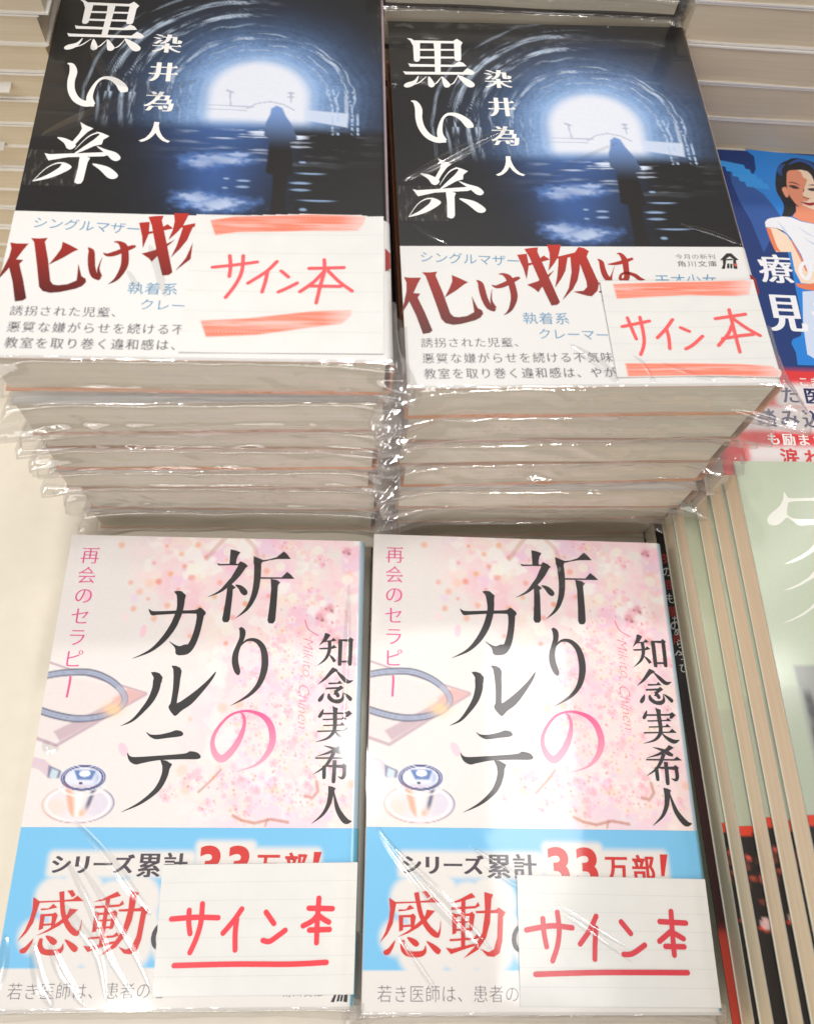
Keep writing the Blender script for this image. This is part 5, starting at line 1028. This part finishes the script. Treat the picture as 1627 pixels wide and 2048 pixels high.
ut.text('も励まされ', 19.2, 133.9, 4.7, 5.0, lin(250, 244, 240), 'sans', .01, fat=.12, pitch=5.2)
ut.text('涙わ', 23.5, 140.6, 6.6, 6.6, lin(224, 60, 56), 'sans', .02, pitch=8.2)
ut.build('band_lettering', ub, TU + .00018, M_MARKER)
put(bb, 170.5, 196.0, 61 - TU*1000)
for k in range(3):
    u2 = thing('paperback_book', 'paperback in the pile under the blue illustrated book', 'book', group=GU)
    mk('page_block', page_block('pages', .015, M_PAGES, seed=30 + k), u2); mk('cover', simple_cover('cover', .015, [M_WHITE, M_WHITE]), u2)
    put(u2, 170.5 + (.3, -.4, .2)[k], 196.2, .1 + 15.2*k)

# ------------------------------------------------------------------ sage green books fanned at the right
TS = .0097
BW, BH = .128, .188
GS = 'sage green books fanned at the right'
def sage_art(U, V):
    img = np.zeros(U.shape + (3,)) + lin(190, 199, 174)
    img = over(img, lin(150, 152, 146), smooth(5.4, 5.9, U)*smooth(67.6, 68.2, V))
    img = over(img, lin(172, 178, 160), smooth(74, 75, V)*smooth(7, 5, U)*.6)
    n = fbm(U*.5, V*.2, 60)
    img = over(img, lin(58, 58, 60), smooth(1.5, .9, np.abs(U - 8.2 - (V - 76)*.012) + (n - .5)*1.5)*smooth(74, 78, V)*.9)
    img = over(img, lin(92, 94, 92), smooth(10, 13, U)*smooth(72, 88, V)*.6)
    return img
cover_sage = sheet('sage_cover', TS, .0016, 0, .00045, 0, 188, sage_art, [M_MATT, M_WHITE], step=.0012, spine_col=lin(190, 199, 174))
band_sage = sheet('sage_band', TS, .0016, .00014, .00012, 109.6, 188.1, sage_band_art, [M_MATT, M_BLACK], step=.0008)
pages_ts = page_block('pages', TS, M_PAGES_W, (-.0637, .062), .0936, .0001)
sm = Print(); sm.trace('sagemark', lin(236, 234, 222))
lab = ['topmost sage green book of the fanned pile, white brush strokes on its cover', 'sage green book right under the topmost one of the fanned pile', 'middle sage green book of the fanned pile, white inner cover edge showing', 'fourth sage green book of the fanned pile, a wide strip of its cover showing', 'lowest sage green book of the fanned pile, lying on the black book']
xs = [122.5, 122.0, 120.6, 116.4, 115.6]
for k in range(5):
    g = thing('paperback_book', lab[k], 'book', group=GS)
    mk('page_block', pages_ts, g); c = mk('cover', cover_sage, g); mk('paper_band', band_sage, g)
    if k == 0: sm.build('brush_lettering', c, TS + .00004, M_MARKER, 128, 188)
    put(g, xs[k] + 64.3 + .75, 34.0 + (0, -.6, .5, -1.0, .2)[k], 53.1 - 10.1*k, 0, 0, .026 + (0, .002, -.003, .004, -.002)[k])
TK = .0125
def dark_art(U, V):
    img = np.zeros(U.shape + (3,)) + lin(22, 16, 18)
    img = over(img, lin(74, 16, 18), smooth(60, 100, V)*.45)
    return over(img, lin(190, 60, 44), smooth(139, 143, V))
bk = thing('paperback_book', 'black book with red and white title, under the fanned sage green books', 'book', group=GS)
mk('page_block', page_block('pages', TK, M_PAGES_G, (-.0635, .062), .0935), bk)
ck = mk('cover', sheet('dark_cover', TK, .0016, 0, .0004, 0, 188, dark_art, [M_MATT, M_BLACK], step=.002, spine_col=lin(22, 16, 18)), bk)
kt = Print(); rgk = random.Random(3)
for i, ch in enumerate('夜の底も闇の声へ'):
    kt.glyph(ch, 1.9, 16 + i*5.2, 4.2, 4.4, lin(176, 44, 46) if i % 2 == 0 else lin(206, 204, 204), 'sans', 0)
kt.text('ためらうひ', 2.6, 40, 3.6, 3.6, lin(210, 208, 208), 'sans', 0, pitch=4.4, vertical=True)
kt.build('title_lettering', ck, TK + .00004, M_MARKER, 128, 188)
put(bk, 112.9 + 65.0, 34.5, .1, 0, 0, .026)

BW, BH = .105, .148
# ------------------------------------------------------------------ piles behind: seen from their tail edges
def plain_book(label, T, pages_, cov, group, x, y, z, rz, seed, film=False):
    t = thing('paperback_book', label, 'book', group=group)
    mk('page_block', page_block('pages', T, pages_, seed=seed, wav=.0006), t)
    mk('cover', simple_cover('cover', T, cov, .0006), t)
    if film: mk('plastic_wrap', film_skirt('film', T, seed, ear=.003, amp=.0012), t)
    put(t, x, y, z, 0, 0, rz)
    return t
rgx = random.Random(21)
NUM = ['first', 'second', 'third', 'fourth', 'fifth', 'sixth', 'seventh', 'eighth', 'ninth', 'tenth', 'eleventh', 'twelfth', 'thirteenth', 'fourteenth']
GF = 'cream-edged books in the far left pile'
zt = 0.0
for k in range(15):
    T = .0099 + rgx.uniform(-.0004, .0004); sh = rgx.uniform(-1.2, .6) + (4.0 if zt > 116 else 0)
    lb = ('thin cream-edged book, %s counting down from the frame edge in the far left pile' % NUM[13 - k]) if 3 <= k <= 13 else 'thin cream-edged book of the far left pile, outside the visible part'
    plain_book(lb, T, M_PAGES_G, [M_WHITE, M_WHITE], GF, -106.5 - 52.5 + sh, 240 + 74 + rgx.uniform(-.5, .5), zt + .1, math.pi + .03 + rgx.uniform(-.004, .004), 400 + k)
    zt += T*1000 + .25
GRR = 'thick cream-edged books in the far right pile'
for k in range(9):
    lb = ['thick cream-edged book of the far right pile, just above the blue cover', 'thick cream-edged book second above the blue cover in the far right pile', 'thick cream-edged book third above the blue cover in the far right pile', 'thick cream-edged book fourth above the blue cover in the far right pile', 'uppermost visible book of the far right pile, white spine curling at its left'][k - 4] if k >= 4 else 'thick cream-edged book of the far right pile, hidden behind the blue book'
    plain_book(lb, .0146, M_PAGES_G, [M_WHITE, M_WHITE], GRR, 107 + 52.5 + rgx.uniform(-.8, .8), 271 + 74 + rgx.uniform(-.6, .6), .1 + 14.9*k, rgx.uniform(-.008, .004), 500 + k)
GM = 'film-wrapped books behind the right tunnel cover'
for k in range(9):
    lb = 'film-wrapped book behind the right tunnel cover, just above its top edge' if k == 7 else ('film-wrapped book at the upper frame edge behind the right tunnel cover' if k == 8 else 'film-wrapped book hidden behind the right pile')
    plain_book(lb, .0150, M_PAGES, [M_BLACK, M_BLACK], GM, 52 + rgx.uniform(-.5, .5), 278 + 74, .1 + 15.4*k, .03, 600 + k, film=(k >= 6))
# loose white slips sticking out of the far left pile
for (x, z, w, lb) in ((-132, 96.5, 22, 'white slip of paper sticking out of the far left pile, upper one'), (-140, 72.4, 16, 'white slip of paper sticking out of the far left pile, lower one')):
    V = []; F = []; box_into(V, F, -w/2000, w/2000, -.003, .04, -.0002, .0002)
    o = mk('paper_slip', mesh_from('slip', V, F, [M_SLIP])); o['label'] = lb; o['category'] = 'slip'; put(o, x, 240, z, 0, 0, .03)
